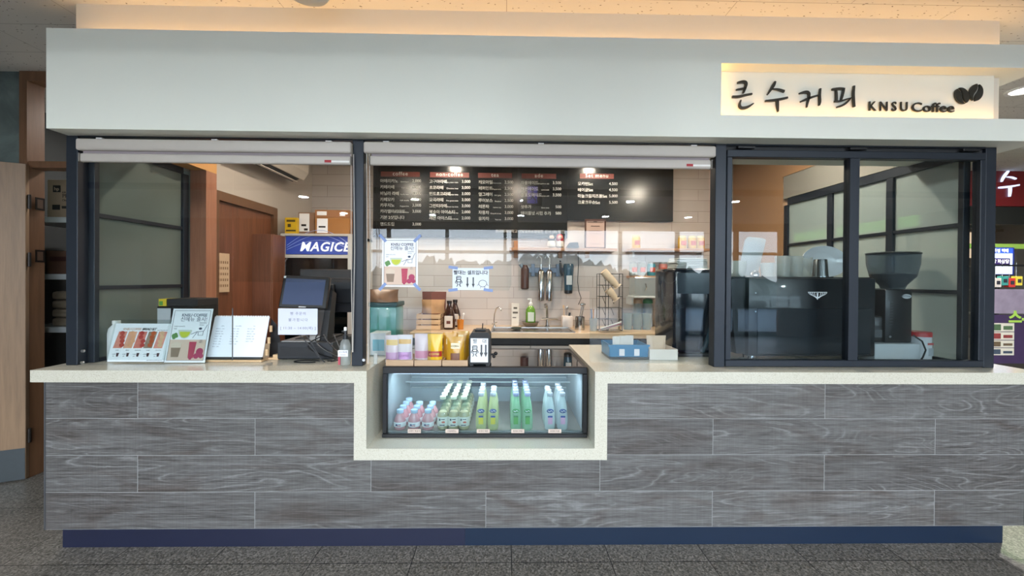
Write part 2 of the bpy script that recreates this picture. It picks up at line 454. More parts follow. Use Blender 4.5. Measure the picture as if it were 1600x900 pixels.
# glazed entrance wall behind the viewer
WY = -6.0
mb = MB()
mb.box(-9, 9, WY - .1, WY + .1, 2.72, CEILZ); mb.box(-9, 9, WY - .1, WY + .1, 0, .12)
for k in range(-6, 7): mb.box(k * 1.5 - .04, k * 1.5 + .04, WY - .06, WY + .06, .12, 2.72)
mb.box(-9, 9, WY - .05, WY + .05, 2.1, 2.17)
struct(mb, 'window_3', M('#2a2c30', .5))
struct(MB().box(-9, -3.5, WY + .12, WY + .2, 0, CEILZ).box(7, 9, WY + .12, WY + .2, 0, CEILZ), 'wall_entrance', M('#6f5340', .6))
struct(MB().box(-40, 40, -40, WY - .1, -.12, -.02), 'trim_9', M('#8b8d8c', .9), None)
# planting beyond the glazing
mb = MB(); rr = random.Random(11)
hts = [1.9 + .45 * math.sin(i * .043) + .3 * math.sin(i * .13 + 1) + rr.uniform(0, .45) for i in range(361)]
jit = [rr.uniform(-.5, .5) for _ in range(400)]
mb.grid(lambda u, v: (-30 + 60 * u, -17 + 1.2 * math.sin(PI * v) + jit[int(u * 360)] * v, hts[int(round(u * 360))] * v - .02), 360, 7)
mb.grid(lambda u, v: (-30 + 60 * u, -17 - 1.2 * math.sin(PI * v) + jit[int(u * 360)] * v, hts[int(round(u * 360))] * v - .02), 360, 7)
tag(mb.build('hedge', M('#3b4236', .9, var=.4, scale=3)), 'band of bare shrubs outside, mirrored in the glass', 'shrubs', None, 'stuff')
# long dark beam across the lobby ceiling
struct(MB().box(-9, 9, -2.2, -2.0, 2.84, CEILZ), 'trim_1', M('#3a3a3c', .6))
struct(MB().box(-9.1, -9, -6.2, 9, 0, CEILZ), 'wall_left', M('#9aa0a0', .8))
struct(MB().box(9, 9.1, -6.2, 9, 0, CEILZ), 'wall_right', M('#9a9894', .8))
struct(MB().box(-9, 9, 9, 9.1, 0, CEILZ), 'wall_back', M('#77736e', .8))

# recessed round lamps of the lobby
LAMP = emis('lamp_white', '#fff6ea', 14)
k = 0
for yy, nm in ((-2.9, 'nearer'), (-4.7, 'farther')):
    for xx, cn in ((-3.6, 'far left'), (-1.65, 'left'), (.35, 'middle'), (2.3, 'right'), (4.2, 'far right')):
        t = thing('recessed_lamp', f'round recessed ceiling lamp mirrored in the glass, {cn} of the {nm} row', 'ceiling lamp', (xx, yy, CEILZ), group='recessed lamps in the lobby ceiling')
        MB().lathe([(.075, -.012), (.095, -.012), (.098, 0), (.075, 0)], seg=24, cap=False).build('trim_ring', M('#dddddd', .5), t, True)
        MB().lathe([(.074, -.006), (.074, -.002)], seg=24).build('diffuser', LAMP, t)
        arealight('lobby_lamp_light', (xx, yy, CEILZ - .02), .15, .15, 74, (.9, .97, 1)).data.shape = 'DISK'

# exit sign hanging behind the viewer
t = thing('exit_sign', 'violet and blue running man exit sign hanging in the lobby', 'exit sign', (-.32 + .7, -1.2, 2.48))
MB().box(-.14, .14, -.03, .03, 0, .3, .008).build('housing', BLACK, t)
MB().box(-.07, .07, .028, .034, .03, .27).build('panel', emis('exit_violet', '#6a62e8', 2.2), t)
mb = MB(); mb.ball((.0, .036, .22), .022, .002, .022)
for a, b, r in (((0, .19), (.005, .12), .018), ((.005, .12), (.045, .075), .011), ((.045, .075), (.04, .04), .009), ((.005, .12), (-.03, .08), .011), ((-.03, .08), (-.06, .085), .009), ((0, .185), (.04, .16), .008), ((0, .185), (-.045, .15), .008)):
    mb.cyl((a[0], .036, a[1]), (b[0], .036, b[1]), r * .8, seg=6)
mb.build('running_figure', M('#0c4b4e', .5), t)
MB().cyl((-.1, 0, .3), (-.1, 0, .42), .004).build('hanger', BLACK, t)
MB().cyl((.1, 0, .3), (.1, 0, .42), .004).build('hanger', BLACK, t)

# maroon standing banner in the lobby (seen mirrored in the shields)
t = thing('standing_banner', 'dark red standing banner with white lettering, mirrored in the right shield', 'banner', (2.55, -1.7, 0), PI)
MB().box(-.26, .26, -.004, .004, .12, 1.72).build('sheet', M('#4a0f1c', .5), t)
text([('한국', 0, 1.2, .09, 'CENTER'), ('에이에너지', 0, 1.02, .1, 'CENTER'), ('르세트', 0, .88, .1, 'CENTER'), ('사전예약', 0, .74, .1, 'CENTER')], 'lettering', M('#d8d8d8', .5), t, -.006)
mb = MB().lathe([(.075, 0), (.1, .0)], (0, 0, 0), 8, cap=False)
mb = MB().cyl((0, .02, .05), (0, .02, 1.7), .012).cyl((-.25, .15, .01), (0, .02, .2), .01).cyl((.25, .15, .01), (0, .02, .2), .01).cyl((0, -.25, .01), (0, .02, .2), .01)
mb.build('stand', BLACK, t)
MB().lathe([(.1, -.005), (.11, -.005), (.11, .0), (.1, .0)], (0, -.007, 1.5), 24, 'Y', cap=False).build('emblem', M('#d8d8d8', .5), t)

# ---------------------------------------------------------------- booth shell
xl, xr = -2.334, 2.86
zt, zb = 2.7059, 2.1969
# niche for the lit sign
nx0 = X(1127, YFA, 140); nx1 = X(1558, YFA + .07, 150)
nz1 = Z(98.5, YFA, 1127); nz0 = Z(179.5, YFA, 1127)
t = thing('sign_canopy', 'long white painted canopy box above the kiosk with a lit niche at its right end', 'canopy', (0, 0, 0))
D = .05
mb = MB()
mb.prism([(xl, zb), (xr, zb), (xr, nz0), (nx0, nz0), (nx0, nz1), (xr, nz1), (xr, zt), (xl, zt)], YFA, YFA + .018)
mb.build('fascia_board', WHITE, t)
mb = MB(); mb.box(xl + .001, xr - .001, YFA + .018, 2.60, zb, zb + .02)
mb.build('soffit', WHITE, t)
MB().box(xl, xl + .018, YFA + .018, 4.7, zb + .02, zt).build('side_board', WHITE, t)
NB = YFA + .085
MB().box(nx0 - .015, nx1, NB, NB + .015, nz0 - .02, nz1 + .02).build('niche_back', WHITE, t)
MB().box(nx0 - .015, xr, YFA + .018, NB + .3, nz1, nz1 + .012).build('niche_ceiling', WHITE, t)
MB().box(nx0 - .015, xr, YFA + .018, NB + .3, nz0 - .012, nz0).build('niche_ledge', WHITE, t)
MB().box(nx0 - .015, nx0, YFA + .018, NB, nz0, nz1).build('niche_side', WHITE, t)
# LED strips: along the niche and in the trough above the canopy
WARM = emis('warm_led', '#ffbf6e', 9)
WARM2 = emis('warm_led_trough', '#ffc98c', 10)
MB().box(nx0 + .01, nx1 + .03, YFA + .022, YFA + .034, nz0 + .001, nz0 + .007).box(nx0 + .001, nx0 + .006, YFA + .022, YFA + .034, nz0 + .01, nz1 - .01).build('light_strip', WARM, t)
# riser behind the canopy, up to the ceiling
rx0 = X(119, 2.215, 20); rx1 = X(1562, 2.215, 50)
struct(MB().box(rx0, rx1, 2.215, 2.24, 2.25, CEILZ).box(rx0, rx0 + .03, 2.24, 4.7, 2.25, CEILZ).box(rx1 - .03, rx1, 2.24, 4.7, 2.25, CEILZ), 'trim_2', M('#d8d3c8', .6, var=.01))
MB().box(rx0, rx1, 2.135, 2.205, 2.615, 2.625).build('trough_floor', WHITE, t)
MB().box(rx0 + .02, rx1 + .2, 2.14, 2.155, 2.626, 2.634).build('trough_light', WARM2, t)

# lettering of the sign
sg = thing('shop_sign', 'raised dark brush lettering and coffee bean emblem in the lit niche', 'sign', (0, 0, 0))
YS = NB - .02
SC = 3.0769
def sp(x, y):  # crop pixel -> point on the sign plane
    return at(1080 + x / SC, 70 + y / SC, YS)
def stroke(mb, pts, ws):
    P = [Vector(sp(*p)) for p in pts]; ws = [w / SC / F * YS for w in ws]
    # smooth
    def sub(P, W):
        Q, V = [P[0]], [W[0]]
        for i in range(len(P) - 1):
            Q += [P[i] * .75 + P[i + 1] * .25, P[i] * .25 + P[i + 1] * .75]; V += [W[i] * .75 + W[i + 1] * .25, W[i] * .25 + W[i + 1] * .75]
        return Q + [P[-1]], V + [W[-1]]
    for _ in range(2): P, ws = sub(P, ws)
    L, R = [], []
    for i, p in enumerate(P):
        d = (P[min(i + 1, len(P) - 1)] - P[max(i - 1, 0)]).normalized(); n = Vector((-d.y, d.x))
        L.append(tuple(p + n * ws[i] / 2)); R.append(tuple(p - n * ws[i] / 2))
    for i in range(len(P) - 1):
        mb.prism([L[i], L[i + 1], R[i + 1], R[i]], YS + .006, YS + .016)
SIGNM = M('#20211c', .4, var=0)
G = {
 '큰': [([(228, 178), (258, 172), (272, 180), (262, 212), (256, 228)], [8, 14, 13, 10, 6]), ([(222, 212), (250, 207), (268, 205)], [6, 9, 7]),
        ([(202, 246), (235, 246), (272, 236), (298, 232)], [10, 12, 9, 8]), ([(244, 262), (236, 285), (244, 302), (275, 298), (305, 278)], [5, 9, 13, 13, 5])],
 '수': [([(410, 172), (402, 190), (388, 212), (372, 236)], [8, 15, 11, 5]), ([(396, 208), (425, 210), (454, 220)], [4, 9, 11]),
        ([(362, 266), (395, 264), (435, 258), (470, 250)], [8, 11, 11, 9]), ([(420, 262), (421, 290), (424, 318)], [12, 12, 4])],
 '커': [([(526, 230), (555, 222), (574, 226), (572, 255), (566, 275), (562, 297)], [6, 13, 12, 9, 7, 4]), ([(532, 270), (560, 258), (592, 246), (620, 238)], [6, 12, 9, 6]),
        ([(628, 206), (624, 240), (626, 270), (622, 288)], [7, 9, 11, 5])],
 '피': [([(684, 210), (715, 207), (738, 207)], [9, 12, 9]), ([(704, 212), (706, 240), (706, 265)], [6, 10, 8]), ([(742, 204), (736, 235), (728, 262)], [8, 9, 7]),
        ([(696, 268), (725, 268), (752, 258), (772, 252)], [7, 8, 6, 3]), ([(708, 296), (735, 288), (760, 270), (776, 250)], [7, 11, 8, 4]), ([(791, 193), (787, 225), (788, 260), (791, 295)], [7, 9, 10, 9])],
}
for ch, strokes in G.items():
    mb = MB()
    for p_, w_ in strokes: stroke(mb, p_, w_)
    mb.build('letter', SIGNM, sg)
def stext(s, x0, x1, yc, size, sp_=1.0, hz=46):
    a = sp(x0, yc + (0)); b = sp(x1, yc)
    mb = text_bm([(s, 0, 0, size, 'LEFT', sp_, .0004)], .006)
    xs = [v.co.x for v in mb.bm.verts]; zs = [v.co.z for v in mb.bm.verts]
    k = (b[0] - a[0]) / (max(xs) - min(xs))
    kz = hz / SC / F * YS / (max(zs) - min(zs))
    mb.xf(Matrix.Translation((a[0], YS + .012, a[1])) @ Matrix.Diagonal((k, 1, kz, 1)) @ Matrix.Translation((-min(xs), 0, -(max(zs) + min(zs)) / 2)))
    return mb
mb1 = stext('KNSU', 864, 1050, 290, .05, 1.5)
mb1.build('latin_letters', SIGNM, sg)
stext('Coffee', 1070, 1276, 295, .05, 1.0).build('latin_letters', SIGNM, sg)
for cx_, cy_, rx_, ry_, an in ((1312, 241, 33, 41, -.5), (1380, 225, 33, 42, .25)):
    mb = MB()
    def ell(side):
        P = []
        curve = [(.16 * math.sin(t_ * PI * 2) * rx_ + side * 5, (t_ * 2 - 1) * ry_ * .985) for t_ in [i / 14 for i in range(15)]]
        arc = [(side * rx_ * math.cos(a_), ry_ * math.sin(a_)) for a_ in [PI / 2 - i * PI / 16 for i in range(1, 16)]]
        for u, v in curve + arc:
            x_ = cx_ + u * math.cos(an) + v * math.sin(an); y_ = cy_ - u * math.sin(an) * -1 * 1 - v * math.cos(an) * -1
            x_ = cx_ + u * math.cos(an) - v * math.sin(an); y_ = cy_ + u * math.sin(an) + v * math.cos(an)
            P.append(sp(x_, y_))
        return P
    mb.prism(ell(1), YS + .008, YS + .016); mb.prism(ell(-1), YS + .008, YS + .016)
    mb.build('coffee_bean', SIGNM, sg)

# ceiling fixture
cx_, cz_ = at(483, 2, 1.98)
t = thing('ceiling_fixture', 'round pale disc unit hanging from the ceiling above the canopy', 'ceiling fixture', (cx_, 1.95, 2.795))
MB().lathe([(0.001, -.012), (.06, -.01), (.095, 0), (.105, .015), (.1, .03), (.07, .045), (.03, .05)], seg=32).build('disc', M('#b9bdbc', .4), t, True)
MB().lathe([(.03, .045), (.03, .105)], seg=16).build('stem', M('#b9bdbc', .4), t, True)
MB().box(-.02, .02, -.03, -.024, -.0135, -.0105).build('marking', M('#7d7f80', .4), t)

# ---------------------------------------------------------------- kiosk frame
t = thing('metal_stall', 'dark blue-grey metal frame with four posts standing on the counter', 'metal frame', (0, 0, ZC))
p1, p2, p3, p4 = X(102.6, YF), X(550, YF), X(1116.5, YF), X(1537, YF)
pr = X(1555, YF)
zh = 2.1965 - ZC
def post(x0, x1): MB().box(x0, x1, YF, YF + .06, 0.0005, zh, .0025, 1).build('post', NAVY, t)
post(p1, p1 + .06); post(p2, p2 + .06); post(p3, p3 + .06); post(pr - .06, pr)
hz0 = Z(216, YF, 300) - ZC
zz0 = Z(229, YF, 1300) - ZC
MB().box(p1 + .06, p2, YF, YF + .06, hz0, zh).build('header', NAVY, t)
MB().box(p2 + .06, p3, YF, YF + .06, hz0, zh).build('header', NAVY, t)
MB().box(p3 + .06, pr - .06, YF, YF + .06, zz0, zh).build('header', NAVY, t)
for px, py in ((132, 548), (131, 566), (692 / 4.09 + 400, 562)):
    x_, z_ = at(px, py, YF + .0)
    MB().lathe([(.008, -.012), (.009, -.004), (.005, 0)], (x_ if px > 200 else x_ - .0, YF, z_ - ZC), 12, 'Y').build('clamp_knob', CHROME, t, True)

# ---------------------------------------------------------------- counter
xA, xB, xC, xD = X(553, YC, 640), X(572.5, YC, 640), X(929.5, YC, 640), X(949, YC, 640)
zl, zlb = Z(701, YC, 750), Z(719, YC, 750)
xcl, xcr = -2.3937, 2.86
wt = MB(); wt.prism([(xcl, ZS), (xcl, ZC), (xB, ZC), (xB, zl), (xC, zl), (xC, ZC), (xcr, ZC), (xcr, ZS), (xD, ZS), (xD, zlb), (xA, zlb), (xA, ZS)], YC, 2.95)
tag(wt.build('worktop', QUARTZ), 'cream speckled quartz worktop dropping to a sunken ledge in the middle', 'worktop')
t = thing('counter', 'long kiosk counter clad in grey oak planks on a dark recessed plinth', 'counter', (0, 0, 0))
zp = .151
pl, prr = -2.338, 2.775
mb = MB(); mb.prism([(pl, zp), (pl, ZS - .001), (xA - .001, ZS - .001), (xA - .001, zlb - .001), (xD + .001, zlb - .001), (xD + .001, ZS - .001), (prr, ZS - .001), (prr, zp)], YP, YP + .02)
mb.build('front_panel', PLANKS, t)
MB().box(pl, pl + .02, YP + .02, 2.93, zp, ZS - .001).box(prr - .02, prr, YP + .02, 2.93, zp, ZS - .001).build('side_panel', PLANKS, t)
MB().box(pl - .006, pl, YP - .003, YP + .02, zp, ZS - .001).build('edge_trim', M('#7f8288', .3, .8), t)
MB().box(prr, prr + .006, YP - .003, YP + .02, zp, ZS - .001).build('edge_trim', M('#7f8288', .3, .8), t)
MB().box(pl + .03, prr - .03, YP + .03, 2.90, zp, zp + .02).box(pl + .03, xA - .02, 2.88, 2.9, zp, ZS - .002).box(xD + .02, prr - .03, 2.88, 2.9, zp, ZS - .002).build('carcass', M('#6c6a68', .6), t)
kx0, kx1 = X(98, YK, 840), X(1566.5, YK, 840)
KM = M('#2a3350', .38, .25, .06, 4)
kj = X(727, YK, 840)
MB().box(kx0, kj - .001, YK, 2.85, 0.0, zp).build('kick_board', M('#20243a', .38, .2, .06, 4), t)
MB().box(kj, kx1, YK, 2.85, 0.0, zp).build('kick_board', M('#16263c', .38, .2, .06, 4), t)

# ---------------------------------------------------------------- roller blinds
def blind(px0, px1, ya0, ya1, yb0, yb1, qx0, qx1, label, lab_px):
    Yb = YF - .035
    x0, x1 = X(px0, Yb, 228), X(px1, Yb, 228)
    c = lambda y, h=(px0 + px1) / 2: Z(y, Yb, h)
    b = thing('roller_blind', label, 'roller blind', (0, 0, 0), group=None)
    z1, z0 = c(ya0), c(ya1)
    r = (z1 - z0) / 2
    CRE = M('#b9b2ab', .45, var=.02)
    mb = MB(); mb.box(x0, x1, Yb - .001, Yb + .034, z0, z1, .012, 3); mb.build('cassette', CRE, b, True)
    q0, q1 = X(qx0, Yb, 250), X(qx1, Yb, 250)
    MB().box(q0 + .004, q1 - .004, Yb + .018, Yb + .020, c(yb0 + 3), z0 + .004).build('fabric', M('#8e8488', .8), b)
    mb = MB(); mb.box(q0, q1, Yb + .002, Yb + .026, c(yb1), c(yb0), .009, 3); mb.build('bottom_bar', CRE, b, True)
    MB().box(q0 - .004, q0, Yb, Yb + .028, c(yb1) , c(yb0), .001).build('end_cap', M('#7d7873', .4), b)
    MB().box(q1, q1 + .004, Yb, Yb + .028, c(yb1), c(yb0), .001).build('end_cap', M('#7d7873', .4), b)
    lx, lz = at(lab_px, (yb0 + yb1) / 2 + 1.2, Yb)
    zc_ = (c(yb1) + c(yb0)) / 2 - .006
    MB().box(lx, lx + .035, Yb - .0002, Yb + .004, zc_ - .007, zc_ + .006).build('red_label', M('#a31f28', .5), b)
    MB().box(lx + .036, lx + .13, Yb + .0002, Yb + .004, zc_ - .006, zc_ + .003).build('white_label', M('#e6e4e2', .5), b)
    for xx in (x0 + .12, (x0 + x1) / 2, x1 - .12):
        MB().box(xx - .015, xx + .015, Yb + .005, Yb + .025, z1 - .001, z1 + .004).build('bracket', M('#d5d5d5', .4), b)
    return b, x0, x1, z0, Yb
B1 = blind(116.5, 548, 218, 236.5, 241, 254.5, 123, 547, 'cream roller blind rolled up over the left counter opening', 507)
B2 = blind(567, 1120, 224, 242, 246, 260.5, 577, 1112, 'wide cream roller blind rolled up over the middle opening', 1073)
# bead chains
for (bl, x_, zlow, lab) in ((B1, X(547.5, YF - .02), 1.05, 'pull cord'), (B2, X(572, YF - .02), .99, 'pull cord')):
    mb = MB(); mb.tube([(x_, YF - .02, bl[3]), (x_ + .004, YF - .02, 1.6), (x_ + .012, YF - .02, zlow)], .0022, 6).tube([(x_ + .012, YF - .015, bl[3]), (x_ + .02, YF - .015, 1.6), (x_ + .014, YF - .018, zlow)], .0022, 6)
    mb.build('pull_cord', M('#b5b0aa', .5), bl[0])
x_, y_ = atz(588, 575, ZC + .001)
cw = thing('cord_weight', 'clear plastic cord weight at the end of the blind cord', 'cord weight', (X(587.5, 2.17), 2.17, ZC + .02))
MB().box(-.009, .009, -.006, .006, -.0, .055, .003).build('casing', HAZE('clear_plastic'), cw)

# ---------------------------------------------------------------- right window (top hung, two panes)
t = tag(bpy.data.objects.new('window_1', None), 'dark metal framed top hung window with two panes over the coffee machine', None, None, 'structure'); COL.objects.link(t)
Yw = YF - .004
wx0, wx1 = X(1135, Yw, 400), X(1539.5, Yw, 400)
wz0, wz1 = ZC + .004, Z(236, Yw, 1340)
MB().box(wx0, wx1, Yw, Yw + .045, wz1 - .04, wz1, .003, 1).box(wx0, wx1, Yw, Yw + .045, wz0, wz0 + .036, .003, 1).box(wx0, wx0 + .03, Yw, Yw + .045, wz0 + .036, wz1 - .04, .003, 1).box(wx1 - .03, wx1, Yw, Yw + .045, wz0 + .036, wz1 - .04, .003, 1).build('window_frame', NAVY, t)
xm0, xm1 = X(1327, Yw, 400), X(1342, Yw, 400)
MB().box(xm0, xm1, Yw - .001, Yw + .045, wz0 + .036, wz1 - .04, .002, 1).build('mullion', NAVY, t)
MB().box(wx0 + .03, xm0, Yw + .02, Yw + .026, wz0 + .036, wz1 - .04).build('pane', WGLASS, t)
MB().box(xm1, wx1 - .03, Yw + .02, Yw + .026, wz0 + .036, wz1 - .04).build('pane', WGLASS, t)
for px in (1166, 1340, 1516):
    x_ = X(px, Yw, 232)
    MB().box(x_ - .05, x_ + .045, Yw - .012, Yw + .01, wz1 + .004, wz1 + .018, .004).build('hinge', BLACK, t)
MB().box(wx0, wx1, Yw + .02, Yw + .05, wz1, ZC + zz0).build('weather_strip', BLACKM, t)

# ---------------------------------------------------------------- glass partitions at both ends
def partition(name, label, xp, y0, y1, rails, zt_, mat, uprights):
    t = thing(name, label, 'partition', (xp, y0, ZC))
    w = .02
    for i, yy in enumerate([0, y1 - y0] + [u - y0 for u in uprights]):
        MB().box(-w, w, yy - (.0 if i == 0 else .025), yy + (.03 if i == 0 else .025), .001, zt_ - ZC, .002, 1).build('post', NAVY, t)
    MB().box(-w, w, .03, y1 - y0 - .026, zt_ - ZC - .0, zt_ - ZC + .06).build('top_rail', NAVY, t)
    for z in rails: MB().box(-w * .8, w * .8, .031, y1 - y0 - .026, z - ZC - .011, z - ZC + .011).build('rail', NAVY, t)
    MB().box(-w, w, .031, y1 - y0 - .026, .001, .022).build('bottom_rail', NAVY, t)
    MB().box(-.003, .003, .03, y1 - y0 - .02, .022, zt_ - ZC).build('pane', mat, t)
    return t
partition('glass_partition', 'low frosted glass partition in a dark frame at the left end of the kiosk', -2.275, YF + .062, 2.914, (1.787, 1.384), 2.17, FROST, ())
# right: longer
XR = 2.631
partition('glass_partition', 'long frosted glass partition in a dark frame at the right end of the kiosk', XR, YF + .062, 3.74, (1.778, 1.389), 2.15, FROSTR, (2.72, 3.23))

# ---------------------------------------------------------------- interior shell
YB = 4.6
XLW = -2.17
struct(MB().box(-2.17, 3.3, YB, YB + .1, 0, 2.78), 'wall_kitchen', TILES)
IW = M('#b3aaa2', .7, var=.02, scale=3)
struct(MB().box(XLW - .1, XLW, 3.9, YB, 0, 2.78).box(XLW - .1, XLW, 3.05, 3.9, 2.1, 2.78), 'wall_side', IW)
WALLW = M('#a37c5a', .6, var=.02, scale=3)  # warm lamplight is put into this orange-brown wall colour
struct(MB().box(XR - .03, XR + .08, 3.77, YB, 0, 2.78).box(XR - .03, XR + .08, 2.62, 3.77, 2.42, 2.78), 'wall_side_right', WALLW)
struct(MB().box(XR - .025, XR + .06, YF + .07, 3.765, 2.212, 2.42), 'trim_3', M('#86827b', .6))
struct(MB().box(-2.29, 2.75, 2.62, YB + .1, 2.78, 2.8), 'ceiling_inner', M('#cfc6b8', .7, var=.01))
# wooden column at the left end
cx0, cx1 = X(297, 2.945, 400), X(322, 2.945, 400)
struct(MB().box(cx0, cx1, 2.945, 3.05, ZC * 0, Z(266, 2.945, 310)), 'trim_4', COLW)
struct(MB().box(cx0, cx1, 2.7, 3.05, Z(266, 2.945, 310), 2.78), 'trim_5', M('#c9955a', .6))  # bulkhead, orange because the warm lamp glow is put into its colour
# kitchen door frame in the left wall, brown leaf
dz = 2.03
st = struct(MB().box(XLW - .06, XLW + .01, 3.06, 3.11, 0, dz).box(XLW - .06, XLW + .01, 3.83, 3.895, 0, dz).box(XLW - .06, XLW + .01, 3.06, 3.895, dz, dz + .07), 'door_1', OAKD)
MB().box(XLW - .05, XLW - .015, 3.112, 3.828, .01, dz - .002).build('door_leaf', WAL, st)
# tall brown cabinet in front of the door, fridge beyond
x0, x1 = X(367, 3.55, 440), X(424, 3.55, 440)
t = thing('tall_cabinet', 'tall red-brown wooden cabinet left of the drinks cooler', 'cabinet', ((x0 + x1) / 2, 3.55, 0))
hw = (x1 - x0) / 2; ztc = Z(365, 3.55, 395)
x1b = hw
MB().box(-hw, hw, 0.02, .22, .05, ztc, .003).build('body', WAL, t)
MB().box(-hw + .004, hw - .004, 0, .019, .06, ztc - .004, .002).build('door', WAL, t)
MB().box(-hw + .01, hw - .01, .03, .21, 0, .05).build('plinth', BLACKM, t)
# taped calendar page
a, b = at(337.5, 404, 3.0), at(357, 461, 3.0)
t = thing('wall_calendar', 'small taped paper calendar sheet on the brown door', 'calendar', (XLW - .003, 3.17, 1.3))
Yq = 3.2
MB().box(0, .002, -.07, .07, .03, .33).build('sheet', M('#c7a98c', .7), t)
mb = MB()
for r in range(5):
    for c in range(5): mb.box(.002, .0026, -.055 + c * .024, -.041 + c * .024, .07 + r * .045, .09 + r * .045)
mb.build('date_grid', M('#8d6e55', .7), t)

# interior lamps (warm spots in the kiosk ceiling)
SPOT = emis('warm_lamp', '#ffd9a8', 12)
LX = (-1.3, 0.2, 1.7); 
for i, (xx, yy) in enumerate([(-1.35, 3.1), (.2, 3.1), (2.0, 3.0), (-.6, 4.25), (1.0, 4.25)]):
    nm = ['leftmost front', 'middle front', 'rightmost front', 'left rear', 'right rear'][i]
    t = thing('kiosk_downlight', f'warm round lamp in the kiosk ceiling, {nm} one', 'ceiling lamp', (xx, yy, 2.78), group='warm lamps in the kiosk ceiling')
    MB().lathe([(.055, -.01), (.07, -.01), (.072, 0), (.055, 0)], seg=20, cap=False).build('trim_ring', M('#dddddd', .5), t, True)
    MB().lathe([(.054, -.005), (.054, -.001)], seg=20).build('diffuser', SPOT, t)
    l = arealight('kiosk_lamp_light', (xx, yy, 2.765), .1, .1, (10, 8, 20, 8, 8)[i], (1, .84, .68)); l.data.shape = 'DISK'
def bw(mb, name, mat, parent, smooth=False):
    mb.xf(Matrix.Translation(-Vector(parent.location))); return mb.build(name, mat, parent, smooth)
def pxm(Y): return Y / F        # metres per photograph pixel at depth Y

# ================================================================ kitchen at the back
YMB = YB - .035
t = thing('menu_board', 'large black wall menu board with red headings and white Korean prices', 'menu board', (X(735, YMB), YMB, Z(371, YMB)))
mx0, mxm, mx1 = X(583, YMB, 300), X(887, YMB, 300), X(1052, YMB, 300)
mtop = 2.745
BOARD = M('#14171b', .22, var=0)
bw(MB().box(mx0, mxm, YMB, YMB + .03, Z(371.5, YMB, 735), mtop, .002, 1), 'panel', BOARD, t)
bw(MB().box(mxm + .001, mx1, YMB, YMB + .03, Z(345, YMB, 970), mtop, .002, 1), 'panel', BOARD, t)
heads = [('coffee', 595, 656, 272), ('non-coffee', 672, 733, 273), ('tea', 747, 800, 274), ('ade', 815, 869, 275), ('Set menu', 906, 959, 275)]
mb = MB(); tl = []
px_ = pxm(YMB)
for s, a, b, y in heads:
    u, v = at(a, y, YMB), at(b, y, YMB)
    mb.box(u[0], v[0], YMB - .002, YMB + .001, u[1] - 3.9 * px_, u[1] + 3.9 * px_)
    c = at((a + b) / 2, y - .3, YMB); tl.append((s, c[0], c[1], 8.4 * px_, 'CENTER', 1.15))
bw(mb, 'heading_strip', M('#5e2a24', .6, var=0), t)
def mt(s, x, y, size, al='LEFT', sp_=1.0):
    c = at(x, y, YMB); tl.append((s, c[0], c[1], size * px_, al, sp_))
cols = [
 (594, 657, [('아메리카노', 'Americano', '2,000', 283), ('카페라떼', 'Cafe latte', '2,500', 292.5), ('바닐라 라떼', 'Vanilla latte', '3,000', 302.5), ('카페모카', 'Cafe mocha', '3,000', 312), ('카푸치노', 'Cappuccino', '3,000', 321), ('카라멜마키아또', 'Caramel macchiato', '3,000', 330.5), ('기본 2샷입니다', '', '', 340), ('핸드드립', '', '3,000', 350.5)]),
 (670.5, 734, [('고구마라떼', 'Sweet potato latte', '3,000', 284), ('초코라떼', 'Chocolate latte', '3,000', 293.5), ('민트초코라떼', 'Mint chocolate latte', '3,000', 303), ('오곡라떼', 'Five grains latte', '3,000', 312.5), ('그린티라떼', 'Green tea latte', '3,000', 322), ('복숭아 아이스티', 'Peach ice tea', '2,000', 331.5), ('레몬 아이스티', 'Lemon ice tea', '2,000', 341)]),
 (747.5, 801, [('캐모마일', 'Chamomile', '2,500', 285), ('페퍼민트', 'Peppermint', '2,500', 294.5), ('얼그레이', 'Earl grey', '2,500', 304), ('루이보스', 'Rooibos', '2,500', 313.5), ('레몬차', 'Lemon tea', '3,000', 323), ('자몽차', 'Grapefruit tea', '3,000', 332.5), ('유자차', 'Yuja tea', '3,000', 342)]),
 (813.5, 876, [('자몽에이드', 'Grapefruit ade', '3,500', 286), ('레몬에이드', 'Lemonade', '3,500', 295.5), ('청포도에이드', 'Green grape ade', '3,500', 305), ('샷추가', 'Extra shot', '500', 323.5), ('메이플넛 시럽 추가', '', '500', 333.5)]),
 (902.5, 964, [('모카번Set', '', '4,500', 287.5), ('베이글Set', '', '4,500', 297), ('마늘크림치즈볼Set', '', '5,000', 306.5), ('크로크무슈Set', '', '5,500', 316.5)])]
for xa, xb, rows in cols:
    for k, e, pr_, y in rows:
        mt(k, xa, y, 6.3, 'LEFT', .92)
        if e: mt(e, xb - 18, y + 1.3, 2.9, 'RIGHT')
        if pr_: mt(pr_, xb + 1, y, 6.2, 'RIGHT')
mt('한국체육대학교 생활협동조합원은 상시 10% 할인!', 774, 361.5, 5.6, 'LEFT', .92)
mbt = text_bm(tl, .002); mbt.xf(Matrix.Translation((0, YMB - .003, 0)))
bw(mbt, 'lettering', M('#c3c3be', .6, var=0), t)

